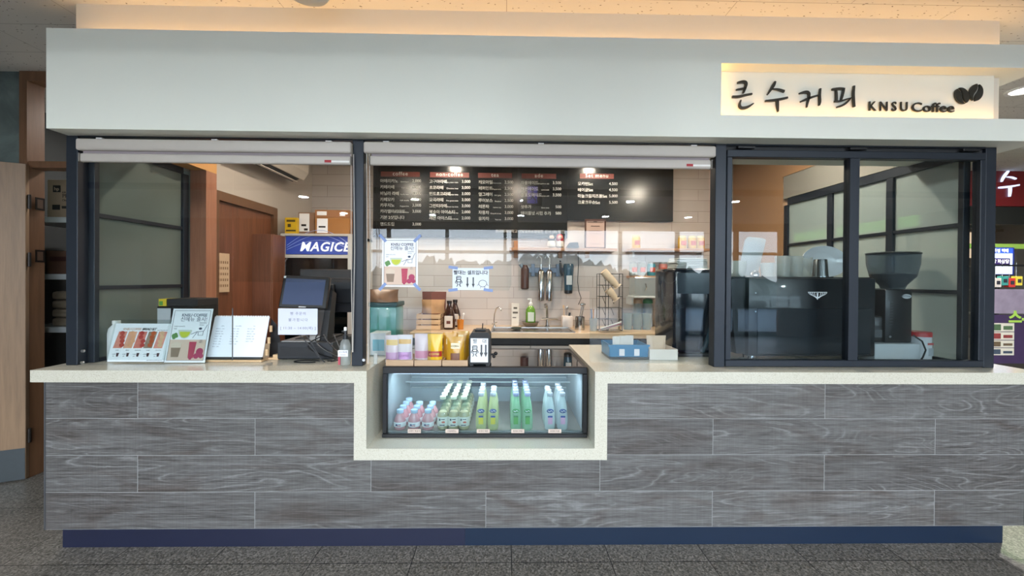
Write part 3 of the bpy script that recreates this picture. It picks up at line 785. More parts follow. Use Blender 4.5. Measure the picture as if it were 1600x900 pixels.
# back counter
ZK = .924
YKF = 3.94
kx0_, kx1_ = X(640, YKF, 520), XR - .03
BEIGE = M('#c9b396', .3, var=.03)
tag(MB().box(kx0_, kx1_, YKF, YB, ZK - .055, ZK, .004, 1).build('kitchen_worktop', BEIGE), 'beige kitchen worktop along the tiled back wall with a sink', 'worktop')
n = 6; wds = (kx1_ - kx0_) / n
for i in range(n):
    t = thing('kitchen_cabinet', ['first', 'second', 'third', 'fourth', 'fifth', 'sixth'][i] + ' light grey cabinet from the left under the beige kitchen worktop', 'cabinet', (kx0_ + wds * (i + .5), YKF + .03, 0), group='grey cabinets under the kitchen worktop')
    MB().box(-wds / 2 + .001, wds / 2 - .001, .02, .62, .1, .795).build('body', M('#3a3a3c', .5), t)
    MB().box(-wds / 2 + .003, wds / 2 - .003, 0, .019, .12, .79, .002, 1).build('door', M('#9b9a98', .3, var=.02), t)
    MB().box(-wds / 2 + .001, wds / 2 - .001, .03, .62, .8, .867).build('dark_gap_strip', BLACKM, t)  # black strip in place of the shaded gap above the doors
    MB().box(-wds / 2, wds / 2, .06, .6, .0, .1).build('plinth', BLACKM, t)

# sink
sx0, sx1 = X(768, 4.2, 518), X(893, 4.2, 518)
t = thing('kitchen_sink', 'stainless steel sink set in the beige kitchen worktop', 'sink', ((sx0 + sx1) / 2, 4.16, ZK))
hw = (sx1 - sx0) / 2
mb = MB(); mb.box(-hw, hw, -.2, -.18, 0.0005, .008).box(-hw, hw, .18, .2, 0.0005, .008).box(-hw, -hw + .02, -.18, .18, 0.0005, .008).box(hw - .02, hw, -.18, .18, 0.0005, .008).box(-.12, -.10, -.18, .18, .0005, .008)
mb.build('rim', STEEL, t)
MB().box(-hw + .02, hw - .02, -.18, .18, .0005, .002).build('basin', M('#6f6659', .25, .9), t)
MB().ball((-.16, 0, .018), .055, .055, .014).build('drain_cover', M('#1c2a22', .5), t, True)

def faucet(name, label, px, py, Y, pts, r, handle=None):
    t = thing(name, label, 'faucet', (X(px, Y, py), Y, ZK + .001))
    MB().tube(pts, r, 10).build('spout', CHROME, t, True)
    MB().lathe([(r * 2.1, 0), (r * 2.1, .012), (r * 1.3, .02)], seg=16).build('base', CHROME, t, True)
    if handle: MB().tube(handle, r * .8, 8).build('handle', CHROME, t, True)
    return t
faucet('kitchen_faucet', 'chrome lever mixer tap standing at the sink', 855, 515, 4.42, [(0, 0, .01), (0, 0, .14), (-.005, -.02, .21), (-.02, -.06, .25), (-.035, -.1, .25), (-.035, -.115, .22)], .014, [(-.06, 0, .09), (.12, -.02, .09)])
arc = [(0, 0, .01), (0, 0, .1)] + [(.06 - .06 * math.cos(a), -.0, .13 + .06 * math.sin(a)) for a in [i * PI / 7 for i in range(8)]]
arc = [(0, 0, .01), (-.005, 0, .06), (.0, 0, .14), (.02, -.02, .2), (.045, -.05, .22), (.065, -.07, .21), (.075, -.08, .18)]
faucet('water_tap', 'thin gooseneck drinking water tap at the left end of the sink', 772.5, 515, 4.42, arc, .006, [(-.03, 0, .03), (.03, 0, .05)])

# items on the kitchen worktop
def placek(px, Y, dz=0): return (X(px, Y, 500), Y, ZK + .001 + dz)
t = thing('soap_bottle', 'green dish soap pump bottle standing in a metal bowl', 'bottle', placek(829, 4.46, .03))
MB().lathe([(.05, 0), (.055, .02), (.055, .12), (.05, .16), (.03, .19), (.02, .2)], seg=20).build('bottle_body', M('#5a8d2c', .2, var=.02, coat=.5), t, True)
MB().lathe([(.022, .2), (.024, .225), (.012, .235), (.01, .262)], seg=14).box(-.035, .012, -.01, .01, .262, .276, .003).build('pump', M('#e9ebe8', .4), t, True)
MB().box(-.034, .034, -.0575, -.054, .03, .13, .002).build('label_sheet', M('#cfd8c8', .5), t)
t = thing('metal_bowl', 'shallow steel bowl under the green soap bottle', 'bowl', placek(829, 4.46))
MB().lathe([(.04, .0), (.07, .012), (.095, .05), (.097, .052), (.068, .02), (.04, .008), (.001, .008)], seg=28, cap=False).build('bowl_body', STEEL, t, True)
t = thing('narrow_carton', 'tall narrow white carton left of the green soap bottle', 'carton', placek(805, 4.5))
MB().box(-.042, .042, -.02, .02, 0, .25, .002, 1).build('carton_body', M('#d9d4cb', .6), t)
MB().box(-.028, .028, -.0212, -.0198, .14, .16).box(-.02, .02, -.0212, -.0198, .19, .21).box(-.03, .01, -.0212, -.0198, .09, .1).build('print', M('#5c574f', .6), t)
t = thing('utensil_cup', 'white square cup holding small utensils beside the sink', 'cup', placek(886, 4.4))
MB().box(-.058, .058, -.05, .05, 0, .125, .012).build('cup_body', M('#d8cfc8', .4), t, True)
MB().cyl((-.03, 0, .1), (-.04, 0, .23), .004).box(-.048, -.03, -.003, .003, .21, .24).build('spatula', PINE, t)
MB().cyl((0.0, 0, .1), (0.0, .0, .2), .003).ball((0, 0, .21), .014, .006, .018).build('spoon', STEEL, t, True)
MB().cyl((.02, 0, .1), (.028, 0, .16), .012).build('brush', BLACK, t)
t = thing('tong_canister', 'mirror steel canister holding metal tongs', 'canister', placek(906, 4.2))
MB().lathe([(.05, 0), (.052, .01), (.05, .135), (.046, .135), (.046, .02), (.001, .02)], seg=24, cap=False).build('canister_body', CHROME, t, True)
MB().tube([(-.02, 0, .03), (.0, 0, .14), (.02, 0, .25)], .006).tube([(.0, 0, .03), (.02, 0, .14), (.04, 0, .25)], .006).ball((.03, 0, .262), .03, .01, .016).build('tongs', CHROME, t, True)
t = thing('pen_cup', 'clear plastic cup with pens right of the steel canister', 'cup', placek(927, 4.1))
MB().lathe([(.032, 0), (.04, .13), (.038, .13), (.03, .004)], seg=20, cap=False).build('cup_body', HAZE('cup_plastic'), t, True)
for dx, c_ in ((-.012, '#3b6ea5'), (.0, '#c5853c'), (.012, '#d7d7d7')): MB().cyl((dx, 0, .01), (dx * 1.8, 0, .22), .004, seg=8).build('pen', M(c_, .4), t)
# bottles and crate on the left
def syrup(px, Y, label):
    t = thing('syrup_bottle', label, 'bottle', placek(px, Y))
    MB().lathe([(.055, 0), (.06, .01), (.06, .12), (.05, .17), (.03, .22), (.022, .25), (.022, .27)], seg=20).build('bottle_body', M('#2f1712', .15, var=0, coat=.6), t, True)
    MB().lathe([(.026, .262), (.026, .292)], seg=16).build('cap', M('#1d1412', .4), t, True)
    MB().box(-.042, .042, -.063, -.045, .02, .14, .006).build('label_sheet', M('#cfc6bd', .6), t)
    MB().box(-.02, .02, -.0645, -.062, .06, .09).build('print', M('#6b3b30', .6), t)
    return t
syrup(702, 4.2, 'dark brown syrup bottle with white label beside the bag crate')
syrup(711, 4.42, 'second dark brown syrup bottle half hidden behind the labelled one')
t = thing('orange_cup', 'small orange cup with sticks right of the brown bottles', 'cup', placek(719.5, 4.2))
MB().lathe([(.03, 0), (.036, .1), (.034, .1), (.028, .004)], seg=20, cap=False).build('cup_body', M('#c67a25', .4), t, True)
MB().cyl((-.01, 0, .01), (-.02, 0, .14), .004).cyl((.0, 0, .01), (.0, .01, .13), .004).build('stick', PINE, t)
MB().cyl((.015, 0, .01), (.03, 0, .15), .004).ball((.032, 0, .155), .012, .006, .012).build('spoon', M('#e6e6e6', .4), t)
t = thing('wooden_crate', 'small pine crate at the left end of the kitchen worktop', 'crate', placek(672, 4.2))
for z_ in (0, .055, .11): MB().box(-.12, .12, -.1, -.09, z_ + .003, z_ + .048).box(.11, .12, -.09, .1, z_ + .003, z_ + .048).box(-.12, -.11, -.09, .1, z_ + .003, z_ + .048).build('slat', PINE, t)
MB().box(-.12, .12, -.09, .1, 0, .006).box(.1, .11, -.09, -.08, 0, .16).box(-.11, -.1, -.09, -.08, 0, .16).build('base', PINE, t)
t = thing('paper_bag', 'folded brown paper bag lying on the pine crate', 'bag', (X(677, 4.2, 480), 4.2, ZK + .165))
MB().bag(.24, .14, .12).build('bag_body', M('#a8835e', .8, var=.12), t, True)
t = thing('paper_bag', 'dark maroon rimmed bag behind the brown paper bag', 'bag', (X(678, 4.36, 470), 4.38, ZK + .001))
MB().bag(.26, .38, .1, seed=3).build('bag_body', M('#6a4038', .8, var=.12), t, True)

# shelf on the wall
YSH = 4.45
s0, s1 = X(796, YSH, 391), X(962, YSH, 391); sz = Z(388, YSH, 880)
t = thing('wall_shelf', 'narrow wooden wall shelf under the menu board', 'shelf', ((s0 + s1) / 2, YB, sz))
bw(MB().box(s0, s1, YSH - .07, YB - .0, sz - .03, sz, .002, 1), 'board', SHELFW, t)
for px in (806, 875, 917): bw(MB().box(X(px, YB, 390) - .022, X(px, YB, 390) + .022, YB - .03, YB, sz - .1, sz + .09), 'bracket', SHELFW, t)
t = thing('award_frame', 'brown framed certificate standing on the wooden wall shelf', 'frame', (X(930, 4.48, 362), 4.48, sz + .001))
fh, fw = 46 * pxm(4.48), 16.5 * pxm(4.48)
MB().box(-fw, fw, -.01, .01, 0, .016).box(-fw, fw, -.01, .01, fh - .016, fh).box(-fw, -fw + .016, -.01, .01, .016, fh - .016).box(fw - .016, fw, -.01, .01, .016, fh - .016).build('moulding', M('#4a2b20', .4), t)
MB().box(-fw + .016, fw - .016, -.004, .006, .016, fh - .016).build('certificate', M('#b89e93', .6), t)
MB().box(-fw + .03, fw - .03, -.0055, -.004, fh - .038, fh - .033).box(-.02, .02, -.0055, -.004, fh - .03, fh - .022).box(-.05, .05, -.0055, -.004, fh - .08, fh - .072).box(-.07, .07, -.0055, -.004, fh - .13, fh - .126).box(-.07, .07, -.0055, -.004, fh - .16, fh - .156).box(-.06, .06, -.0055, -.004, .05, .054).build('print', M('#4d3a35', .6), t)
for px, c1, c2, lab in ((861.5, '#23262b', '#d9d4cc', 'round doll with black head and white body on the wall shelf'), (874.5, '#b3212a', '#d9d4cc', 'round doll with red hood and pale face on the wall shelf')):
    t = thing('toy_doll', lab, 'doll', (X(px, 4.42, 378), 4.42, sz + .001))
    MB().lathe([(.02, 0), (.042, .015), (.046, .045), (.034, .075)], seg=18).build('body', M(c2, .5), t, True)
    MB().lathe([(.03, .07), (.04, .085), (.041, .11), (.03, .14), (.012, .152)], seg=18).build('head', M(c1, .5), t, True)
    MB().ball((0, -.03, .112), .026, .014, .022).build('face', M('#ddb9a0', .5), t, True)
    MB().ball((-.008, -.043, .115), .003).ball((.008, -.043, .115), .003).build('eye', INK, t)
t = thing('small_router', 'black wedge shaped device lying at the shelf end with a hanging cable', 'device', (X(894, 4.4, 382), 4.4, sz + .001))
MB().prism([(-.065, 0), (.07, 0), (.055, .06), (-.03, .055)], -.04, .04).build('case', BLACK, t)
t2 = t
cpts = [at(903, 386, 4.5), at(903.5, 410, 4.55), at(902, 440, 4.56), at(904, 455, 4.56), at(908, 466, 4.56), at(904, 476, 4.56)]
bw(MB().tube([(c[0], 4.52 + .01 * i, c[1]) for i, c in enumerate(cpts)], .004, 6), 'cable', BLACK, t)

# water filters
def hang(name, label, cat, px, Y, ytop): return thing(name, label, cat, (X(px, Y, ytop), Y, Z(ytop, Y, px)))
t = hang('filter_cartridge', 'brown water filter cartridge hanging on the tiled wall', 'water filter', 820, 4.5, 452)
MB().lathe([(.03, 0), (.045, .01), (.046, .22), (.03, .26), (.025, .27)], seg=18).build('housing', M('#4a2a22', .35), t, True)
MB().cyl((0, 0, .2), (-.05, .0, .28), .022).build('connector', M('#7d8b9a', .4), t, True)
for px in (845, 858):
    side = 'left' if px < 850 else 'right'
    t = hang('filter_tube', f'bright steel water filter tube, {side} one of the pair on the wall', 'water filter', px, 4.48, 470)
    MB().lathe([(.034, 0), (.036, .01), (.036, .32), (.024, .34), (.012, .345), (.012, .4)], seg=20).build('housing', CHROME, t, True)
    MB().tube([(0, 0, .4), (0, -.01, .47), (-.03, 0, .5), (-.05, 0, .47)], .008).build('hose', M('#d3d8dc', .3), t, True)
t = thing('filter_manifold', 'blue grey water filter manifold bracket on the tiled wall', 'bracket', (X(852, 4.56, 420), 4.56, Z(432, 4.56, 852)))
MB().box(-.2, .2, -.02, .02, 0.04, .1, .006).box(-.16, -.12, -.03, .02, .0, .14, .004).box(.12, .16, -.03, .02, 0, .14, .004).build('bracket_body', M('#6d7f9a', .4), t)
t = hang('filter_cartridge', 'blue translucent water filter with black foot on the tiled wall', 'water filter', 888, 4.47, 459)
MB().lathe([(.03, 0), (.045, .008), (.045, .04)], seg=20).build('foot', BLACK, t, True)
MB().lathe([(.045, .04), (.052, .2), (.056, .25), (.06, .3), (.05, .33)], seg=20).build('housing', M('#2f4f63', .25, coat=.5), t, True)
MB().box(-.03, .03, -.056, -.045, .1, .2, .002).build('label_sheet', M('#c3cbd0', .5), t)
MB().tube([(-.09, 0, .34), (-.09, -.01, .3), (-.085, -.01, .24), (-.07, 0, .2)], .014).ball((-.09, 0, .36), .012).build('valve', M('#23262c', .4), t, True)

# wire cup rack
Yr = 4.1
r0, r1 = X(936.5, Yr, 480), X(972.5, Yr, 480)
t = thing('wire_cup_rack', 'black wire rack holding paper cups on the kitchen worktop', 'rack', ((r0 + r1) / 2, Yr, ZK + .001))
hw = (r1 - r0) / 2; H_ = Z(428, Yr, 950) - ZK
mb = MB()
for x_ in (-hw, -hw + .092, hw): 
    for y_ in (0, .12): mb.cyl((x_, y_, 0), (x_, y_, H_), .0035, seg=6)
for i in range(6):
    z_ = H_ * i / 5
    for y_ in (0, .12): mb.cyl((-hw, y_, max(z_, .004)), (hw, y_, max(z_, .004)), .003, seg=6)
    for x_ in (-hw, -hw + .092, hw): mb.cyl((x_, 0, max(z_, .004)), (x_, .12, max(z_ , .004)), .003, seg=6)
    if 0 < i: mb.cyl((-hw + .03, 0, z_), (-hw + .09, .12, z_ - .08), .003, seg=6).cyl((-hw + .12, 0, z_), (-hw + .18, .12, z_ - .08), .003, seg=6)
mb.build('wire_frame', BLACK, t)
def cupstack(px, py, Y, n, tilt, label, r=.04):
    t = thing('paper_cup_stack', label, 'cups', (X(px, Y, py), Y, Z(py, Y, px)))
    L = .09 + .012 * n
    mb = MB(); mb.lathe([(r * .7, 0), (r, .085)] + [(r * (1.0 + .02 * (k % 2)), .085 + .012 * k / 1) for k in range(1, n)], seg=20)
    mb.xf(Matrix.Rotation(tilt, 4, 'Y')); mb.build('cup_wall', M('#d6c3a9', .6), t, True)
    mb = MB(); mb.lathe([(r * .8, -.001), (r * 1.06, -.003), (r * 1.06, .004), (r * .8, .004)], seg=20, cap=False); mb.xf(Matrix.Rotation(tilt, 4, 'Y')); mb.build('rim', M('#e4d6c2', .6), t, True)
cupstack(965, 448, 4.12, 12, -.75, 'beige paper cup stack lying in the top of the wire rack')
cupstack(963, 468, 4.12, 5, -.7, 'short beige paper cup stack in the middle of the wire rack')

# right wall shelf and jars
Ys2 = 4.45
def shelf2(px0, px1, py, label):
    a, b = X(px0, Ys2, py), X(px1, Ys2, py); z = Z(py, Ys2, (px0 + px1) / 2)
    t = thing('wall_shelf', label, 'shelf', ((a + b) / 2, YB, z))
    bw(MB().box(a, b, Ys2 - .1, YB, z - .025, z, .002, 1), 'board', SHELFW, t)
    bw(MB().box(a + .05, a + .07, YB - .12, YB, z - .09, z - .025).box(b - .07, b - .05, YB - .12, YB, z - .09, z - .025), 'bracket', M('#dddddd', .4), t)
    return z
zA = shelf2(983, 1108, 389, 'upper wooden wall shelf with yellow jars at the right')
zB = shelf2(985, 1050, 431, 'lower wooden wall shelf with glass jars at the right')
def jar(px, z, c, lidc, label, h=.14, r=.045, Y=4.42):
    t = thing('jar', label, 'jar', (X(px, Y, 380), Y, z + .001))
    MB().lathe([(r * .9, 0), (r, .01), (r, h * .8), (r * .8, h * .88)], seg=18).build('jar_body', c, t, True)
    MB().lathe([(r * .88, h * .86), (r * .88, h)], seg=18).build('lid', M(lidc, .4), t, True)
    MB().box(-r * .6, r * .6, -r - .002, -r + .012, h * .25, h * .6, .003).build('label_sheet', M('#b64a2b', .5), t)
YL = M('#c9a23a', .4)
for i, px in enumerate((994, 1066, 1081, 1094)):
    jar(px, zA, YL, '#d8cf9a', 'yellow tin with red label, ' + ['alone at the left of the upper shelf', 'first of three at the shelf end', 'second of three at the shelf end', 'last of three at the shelf end'][i])
GJ = HAZE('jar_glass', '#c3cfcd', .5)
for i, px in enumerate((990, 1003, 1018, 1036)):
    jar(px, zB, [GJ, GJ, M('#3a8795', .4), M('#b9726c', .4)][i], '#8a8f90', ['clear glass jar leftmost on the lower shelf', 'clear glass jar second on the lower shelf', 'teal jar on the lower shelf', 'dusty pink jar on the lower shelf'][i], .15)
t = thing('ice_bin', 'clear plastic countertop bin under the lower jar shelf', 'container', placek(1014, 4.35, .33))
t.location.z = Z(462, 4.35, 1014)
MB().box(-.19, .19, -.1, .1, 0, .2, .01).build('bin_body', HAZE('bin_plastic'), t)
MB().box(-.2, .2, -.11, .11, -.02, 0.0, .004).build('tray', M('#cdd3d5', .4), t)
MB().tube([(-.08, -.11, .06), (-.08, -.14, .09), (-.08, -.11, .13)], .006).tube([(.09, -.11, .06), (.09, -.14, .09), (.09, -.11, .13)], .006).build('tap', CHROME, t, True)
MB().box(-.19, -.17, -.0, .2, -.1, -.02).box(.17, .19, 0, .2, -.1, -.02).build('bracket', M('#cdd3d5', .4), t)

# wrapped dishes, blender cups on kitchen worktop
t = thing('wrapped_straw_bundle', 'bundle of wrapped pink and mint straws lying on the kitchen worktop', 'straws', placek(952, 4.0))
rr = random.Random(3)
for k in range(9):
    a = rr.uniform(-.6, .6); MB().cyl((-.1 * math.cos(a), -.01 * k + .03, .01 + .004 * k), (.11 * math.cos(a), -.01 * k + .03, .06 + .02 * rr.random() + .004 * k), .006, seg=8).build('straw', M(['#c9d9d2', '#c98f95', '#d9dfe0'][k % 3], .4), t)
def tumbler(px, Y, zb_, h, r, mat, label, cat='glass'):
    t = thing('tumbler', label, cat, (X(px, Y, 450), Y, zb_))
    MB().lathe([(r * .8, 0), (r, h), (r * .95, h), (r * .76, .006)], seg=24, cap=False).build('tumbler_wall', mat, t, True)
    MB().lathe([(r * .8, 0), (r * .78, .006)], seg=24).build('tumbler_base', mat, t, True)
    return t
for i, px in enumerate((981, 996, 1011)):
    tumbler(px, 4.25, ZK + .001, .17, .05, GJ, f'clear plastic blender cup on the kitchen worktop, {["left", "middle", "right"][i]} of three')
for px, c, lab in ((996, '#b49a84', 'tan lidded canister at the back of the kitchen worktop'), (1012, '#3f7a55', 'green lidded canister at the back of the kitchen worktop')):
    t = thing('canister', lab, 'canister', placek(px, 4.5))
    MB().lathe([(.05, 0), (.052, .24), (.04, .26)], seg=20).build('canister_body', M('#9aa3a5', .35), t, True)
    MB().lathe([(.055, .26), (.05, .3), (.02, .315)], seg=20).build('lid', M(c, .4), t, True)

# fridge cooler
fx0, fx1 = X(438, 3.82, 450), X(549, 3.82, 450); fz = Z(365, 3.82, 490)
t = thing('drinks_cooler', 'white framed upright glass door drinks cooler with blue header', 'cooler', ((fx0 + fx1) / 2, 3.82, 0))
hw = (fx1 - fx0) / 2
FR = M('#b9b3ac', .4)
MB().box(-hw, -hw + .04, .03, .6, .1, fz).box(hw - .04, hw, .03, .6, .1, fz).box(-hw, hw, .03, .6, fz - .03, fz).box(-hw + .04, hw - .04, .57, .6, .1, fz - .03).box(-hw, hw, .03, .6, .05, .14).build('cabinet_shell', FR, t)
MB().box(-hw + .04, hw - .04, 0.02, .06, Z(397, 3.82, 490), fz - .025).build('header_panel', M('#2a3f8f', .35, var=.3, scale=5, emit=.25), t)
mb = text_bm([('MAGICE', 0, 0, .12, 'CENTER', 1.08, .0022, .25)], .004)
mb.xf(Matrix.Translation((.07, .016, Z(386, 3.82, 490)))); mb.build('lettering', M('#e9edf2', .4, emit=.3), t)
mb = MB()
for k in range(3): mb.tube([(-hw + .05 + .6 * i / 14, .0185, fz - .15 + .02 * k + .09 * math.sin(PI * i / 14) * (1 + .3 * k)) for i in range(15)], .0025, 5)
mb.build('swoosh', M('#9fb2e6', .4), t)
dzt = Z(398, 3.82, 490)
MB().box(-hw, -hw + .035, 0, .03, .12, fz).box(hw - .035, hw, 0, .03, .12, fz).box(-hw + .035, hw - .035, 0, .03, dzt - .03, dzt - .0).box(-hw + .035, hw - .035, 0, .03, .12, .17).box(-hw + .035, hw - .035, 0, .03, fz - .02, fz).build('door_frame', M('#c6c1bb', .4), t)
MB().box(-hw + .035, hw - .035, .012, .018, .17, dzt - .03).build('door_glass', glass('cooler_glass', '#8fa0a6', 1.5), t)
for z_ in (.5, .9, 1.3): MB().box(-hw + .045, hw - .045, .08, .55, z_, z_ + .01).build('wire_shelf', STEEL, t)
MB().tube([(-hw + .06, -.0, 1.62), (-hw + .06, -.03, 1.6), (-hw + .06, -.03, 1.35), (-hw + .06, 0, 1.33)], .007).build('handle', CHROME, t, True)
for x_ in (-hw + .06, hw - .06):
    for y_ in (.08, .55): MB().lathe([(.025, 0), (.02, .05)], (x_, y_, 0), 12).build('foot', BLACK, t)
# boxes on the cooler
CARD = M('#a5713f', .8, var=.08); CARD2 = M('#8b6b55', .8, var=.08)
def cbox(name, label, px0, px1, py0, py1, Y, d, mat, z0=None, cat='box'):
    a, b = X(px0, Y, (py0 + py1) / 2), X(px1, Y, (py0 + py1) / 2)
    zb_ = Z(py1, Y, (px0 + px1) / 2) if z0 is None else z0; zt_ = Z(py0, Y, (px0 + px1) / 2)
    t = thing(name, label, cat, ((a + b) / 2, Y, zb_)); w_ = (b - a) / 2
    MB().box(-w_, w_, 0, d, 0, zt_ - zb_, .002, 1).build('carton_body', mat, t); return t, w_, zt_ - zb_
t, w_, h_ = cbox('cardboard_box', 'brown cardboard box with white label at the back on the cooler', 466, 491, 332, 365, 3.93, .3, CARD2, fz + .001)
MB().box(-w_ + .01, .03, -.001, .0, .03, h_ - .01).build('shipping_label', PAPER, t); MB().box(-w_ + .03, 0, -.0016, -.001, .08, .1).box(-.02, .015, -.0016, -.001, .04, .06).build('print', INK, t)
t, w_, h_ = cbox('cardboard_box', 'orange-brown cardboard box with two labels on the cooler, right end', 492, 545, 340, 365, 3.86, .34, CARD, fz + .001)
MB().box(-w_ + .02, -w_ + .12, -.001, .0, .01, h_ - .01).build('shipping_label', PAPER, t); MB().box(-w_ + .035, -w_ + .1, -.0016, -.001, .06, .075).build('print', INK, t)
topz = fz + .001 + h_
t, w_, h_ = cbox('cardboard_box', 'flatter cardboard box stacked on the orange-brown one', 492, 546, 328, 340, 3.86, .34, M('#9b6a45', .8), topz + .001)
MB().box(-w_ + .02, -w_ + .11, -.001, .0, .02, h_ - .015).box(w_ - .09, w_ - .04, -.001, 0, .015, .04).build('shipping_label', PAPER, t)
t, w_, h_ = cbox('yellow_packet', 'bright yellow packet leaning at the left on the cooler', 445, 464, 340, 365, 3.84, .04, M('#d9b21e', .5), fz + .001, 'packet')
MB().box(-.04, .04, -.0012, 0, h_ - .04, h_ - .02).box(-.045, .045, -.0012, 0, .02, .035).box(-.03, .0, -.0012, 0, .06, .09).build('print', M('#4d4116', .5), t)
# air conditioner on the left wall
t = thing('air_conditioner', 'white wall mounted air conditioner high on the left kitchen wall', 'air conditioner', (XLW, 3.35, 2.38))
Lc = .84
y0_, y1_ = -.25, .72
MB().prism([(0.0, .06), (.09, .0), (.17, .03), (.215, .1), (.22, .24), (.19, .29), (0.0, .29)], y0_, y1_).build('casing', M('#c9c1b8', .4), t)
MB().prism([(.10, -.003), (.165, .024), (.162, .03), (.1, .004)], y0_ + .05, y1_ - .08).build('louvre', BLACKM, t)
MB().prism([(.125, -.006), (.14, .0), (.138, .006), (.123, .0)], y0_ + .03, y1_ - .06).build('flap', M('#d6d0c8', .4), t)

# ================================================================ storage doorway at the left
YW_ = 2.96
ja, jb = X(33, YW_, 200), X(45, YW_, 200)
struct(MB().box(-9, ja, YW_, YW_ + .12, 0, CEILZ).box(-2.44, -2.29, YW_ + .06, YW_ + .12, 0, CEILZ), 'wall_far_left', CONC)
hd = Z(127, YW_, 60)
tr0, tr1 = Z(262, YW_, 80), Z(252, YW_, 80)
struct(MB().box(ja, jb, YW_ - .012, YW_ + .1, 0, CEILZ).box(jb, -2.44, YW_ - .012, YW_ + .1, hd, CEILZ).box(jb, -2.44, YW_, YW_ + .1, tr0, tr1), 'door_2', OAKD)
struct(MB().box(-4.2, -4.1, YW_ + .12, 4.6, 0, CEILZ).box(-4.1, -2.29, 4.5, 4.6, 0, CEILZ), 'wall_storage', M('#2c2e2e', .8))
# open door leaf
h0 = atz(43, 743, 0.0)
hx, hy = X(43, YW_ - .02, 500), YW_ - .02
t = thing('open_door', 'light oak door leaf standing open at the far left with a grey kick plate', 'door', (hx, hy, 0.012), PI + .42)
DL = M('#4a5054', .35, .6)
dzt_ = Z(257, hy, 43)
MB().box(0, .86, -.02, .02, 0, dzt_ - .012, .002, 1).build('door_leaf', OAK, t)
MB().box(.002, .858, -.0225, -.0205, .0, .22).box(.002, .858, .0205, .0225, .0, .22).build('kick_plate', DL, t)
for z_ in (1.96, 1.55, .3): MB().lathe([(.009, z_ - .05), (.009, z_ + .05)], (-.01, 0, 0), 10).build('hinge', M('#2b2623', .4, .5), t)
for py in (318, 400):
    x_, z_ = X(49, YW_ + .04, py), Z(py, YW_ + .04, 49)
    pk = thing('strike_plate', 'dark metal strike plate on the door jamb, ' + ('upper' if py < 350 else 'lower') + ' one', 'strike plate', (jb + .0105, YW_ + .06, z_))
    MB().box(0, .002, -.03, .03, -.045, .045).build('plate', M('#1f1a17', .4, .6), pk); MB().box(.0021, .003, -.018, .018, -.032, .032).build('slot', M('#4b3526', .6), pk)
# storage shelving
Yt = 3.32
def sh(py, label):
    z = Z(py, Yt, 88)
    t = thing('storage_shelf', label, 'shelf', (-3.45, Yt, z))
    MB().box(-.48, .55, 0, .5, -.045, 0, .002, 1).build('board', M('#c6cdd0', .4), t); 
    for x_ in (-.47, .53): MB().box(x_, x_ + .02, .47, .5, -.25, -.045).build('bracket', M('#777b7d', .4, .3), t)
    return z
za = sh(339, 'upper grey steel storage shelf behind the doorway at left')
zb_s = sh(511, 'lower grey steel storage shelf behind the doorway at left')
zc_s = sh(428, 'middle grey steel storage shelf behind the doorway at left')
t, w_, h_ = cbox('cardboard_box', 'beige printed cardboard box on the upper storage shelf', 74, 128, 281, 339, Yt + .02, .35, M('#9c8a76', .8), za + .001)
ib = M('#1c1a19', .6)
MB().box(-w_ + .045, -w_ + .105, -.0015, 0, h_ - .1, h_ - .045).box(-w_ + .04, -w_ + .1, -.0015, 0, .06, .1).box(-w_ + .115, -w_ + .16, -.0015, 0, .07, .09).build('print_block', ib, t)
text([('hp', -w_ + .075, h_ - .074, .04, 'CENTER')], 'logo', M('#c0ab92', .6), t, -.0022)
text([('PRO', -w_ + .118, h_ - .13, .045, 'LEFT'), ('ink', -w_ + .118, h_ - .1, .025, 'LEFT'), ('One', -w_ + .118, h_ - .165, .025, 'LEFT')], 'lettering', ib, t, -.001)
t, w_, h_ = cbox('cardboard_box', 'dark brown cardboard box on the middle storage shelf', 72, 128, 392, 428, Yt + .02, .35, M('#5a4032', .8), zc_s + .001)
MB().box(-w_ + .03, w_ - .03, -.0015, 0, h_ * .55, h_ * .75).build('print_block', M('#3d1f1a', .6), t)
for k in range(4):
    for j in range(2):
        t = thing('sleeve_bundle', ['lowest', 'second', 'third', 'topmost'][k] + ' beige bundle of paper sleeves in the ' + ['left', 'right'][j] + ' stack on the lower storage shelf', 'paper bundle', (-3.60 + j * .17, Yt + .12, zb_s + .001 + k * .072), group='paper bundles in the storage room')
        MB().box(-.075, .075, -.09, .2, 0, .068, .022, 3).build('bundle_body', M('#7d7160', .8, var=.15), t, True)
        MB().box(-.077, .077, -.03, -.0, -.0, .0695, .022, 3).build('wrap_band', M('#5e5548', .7), t, True)

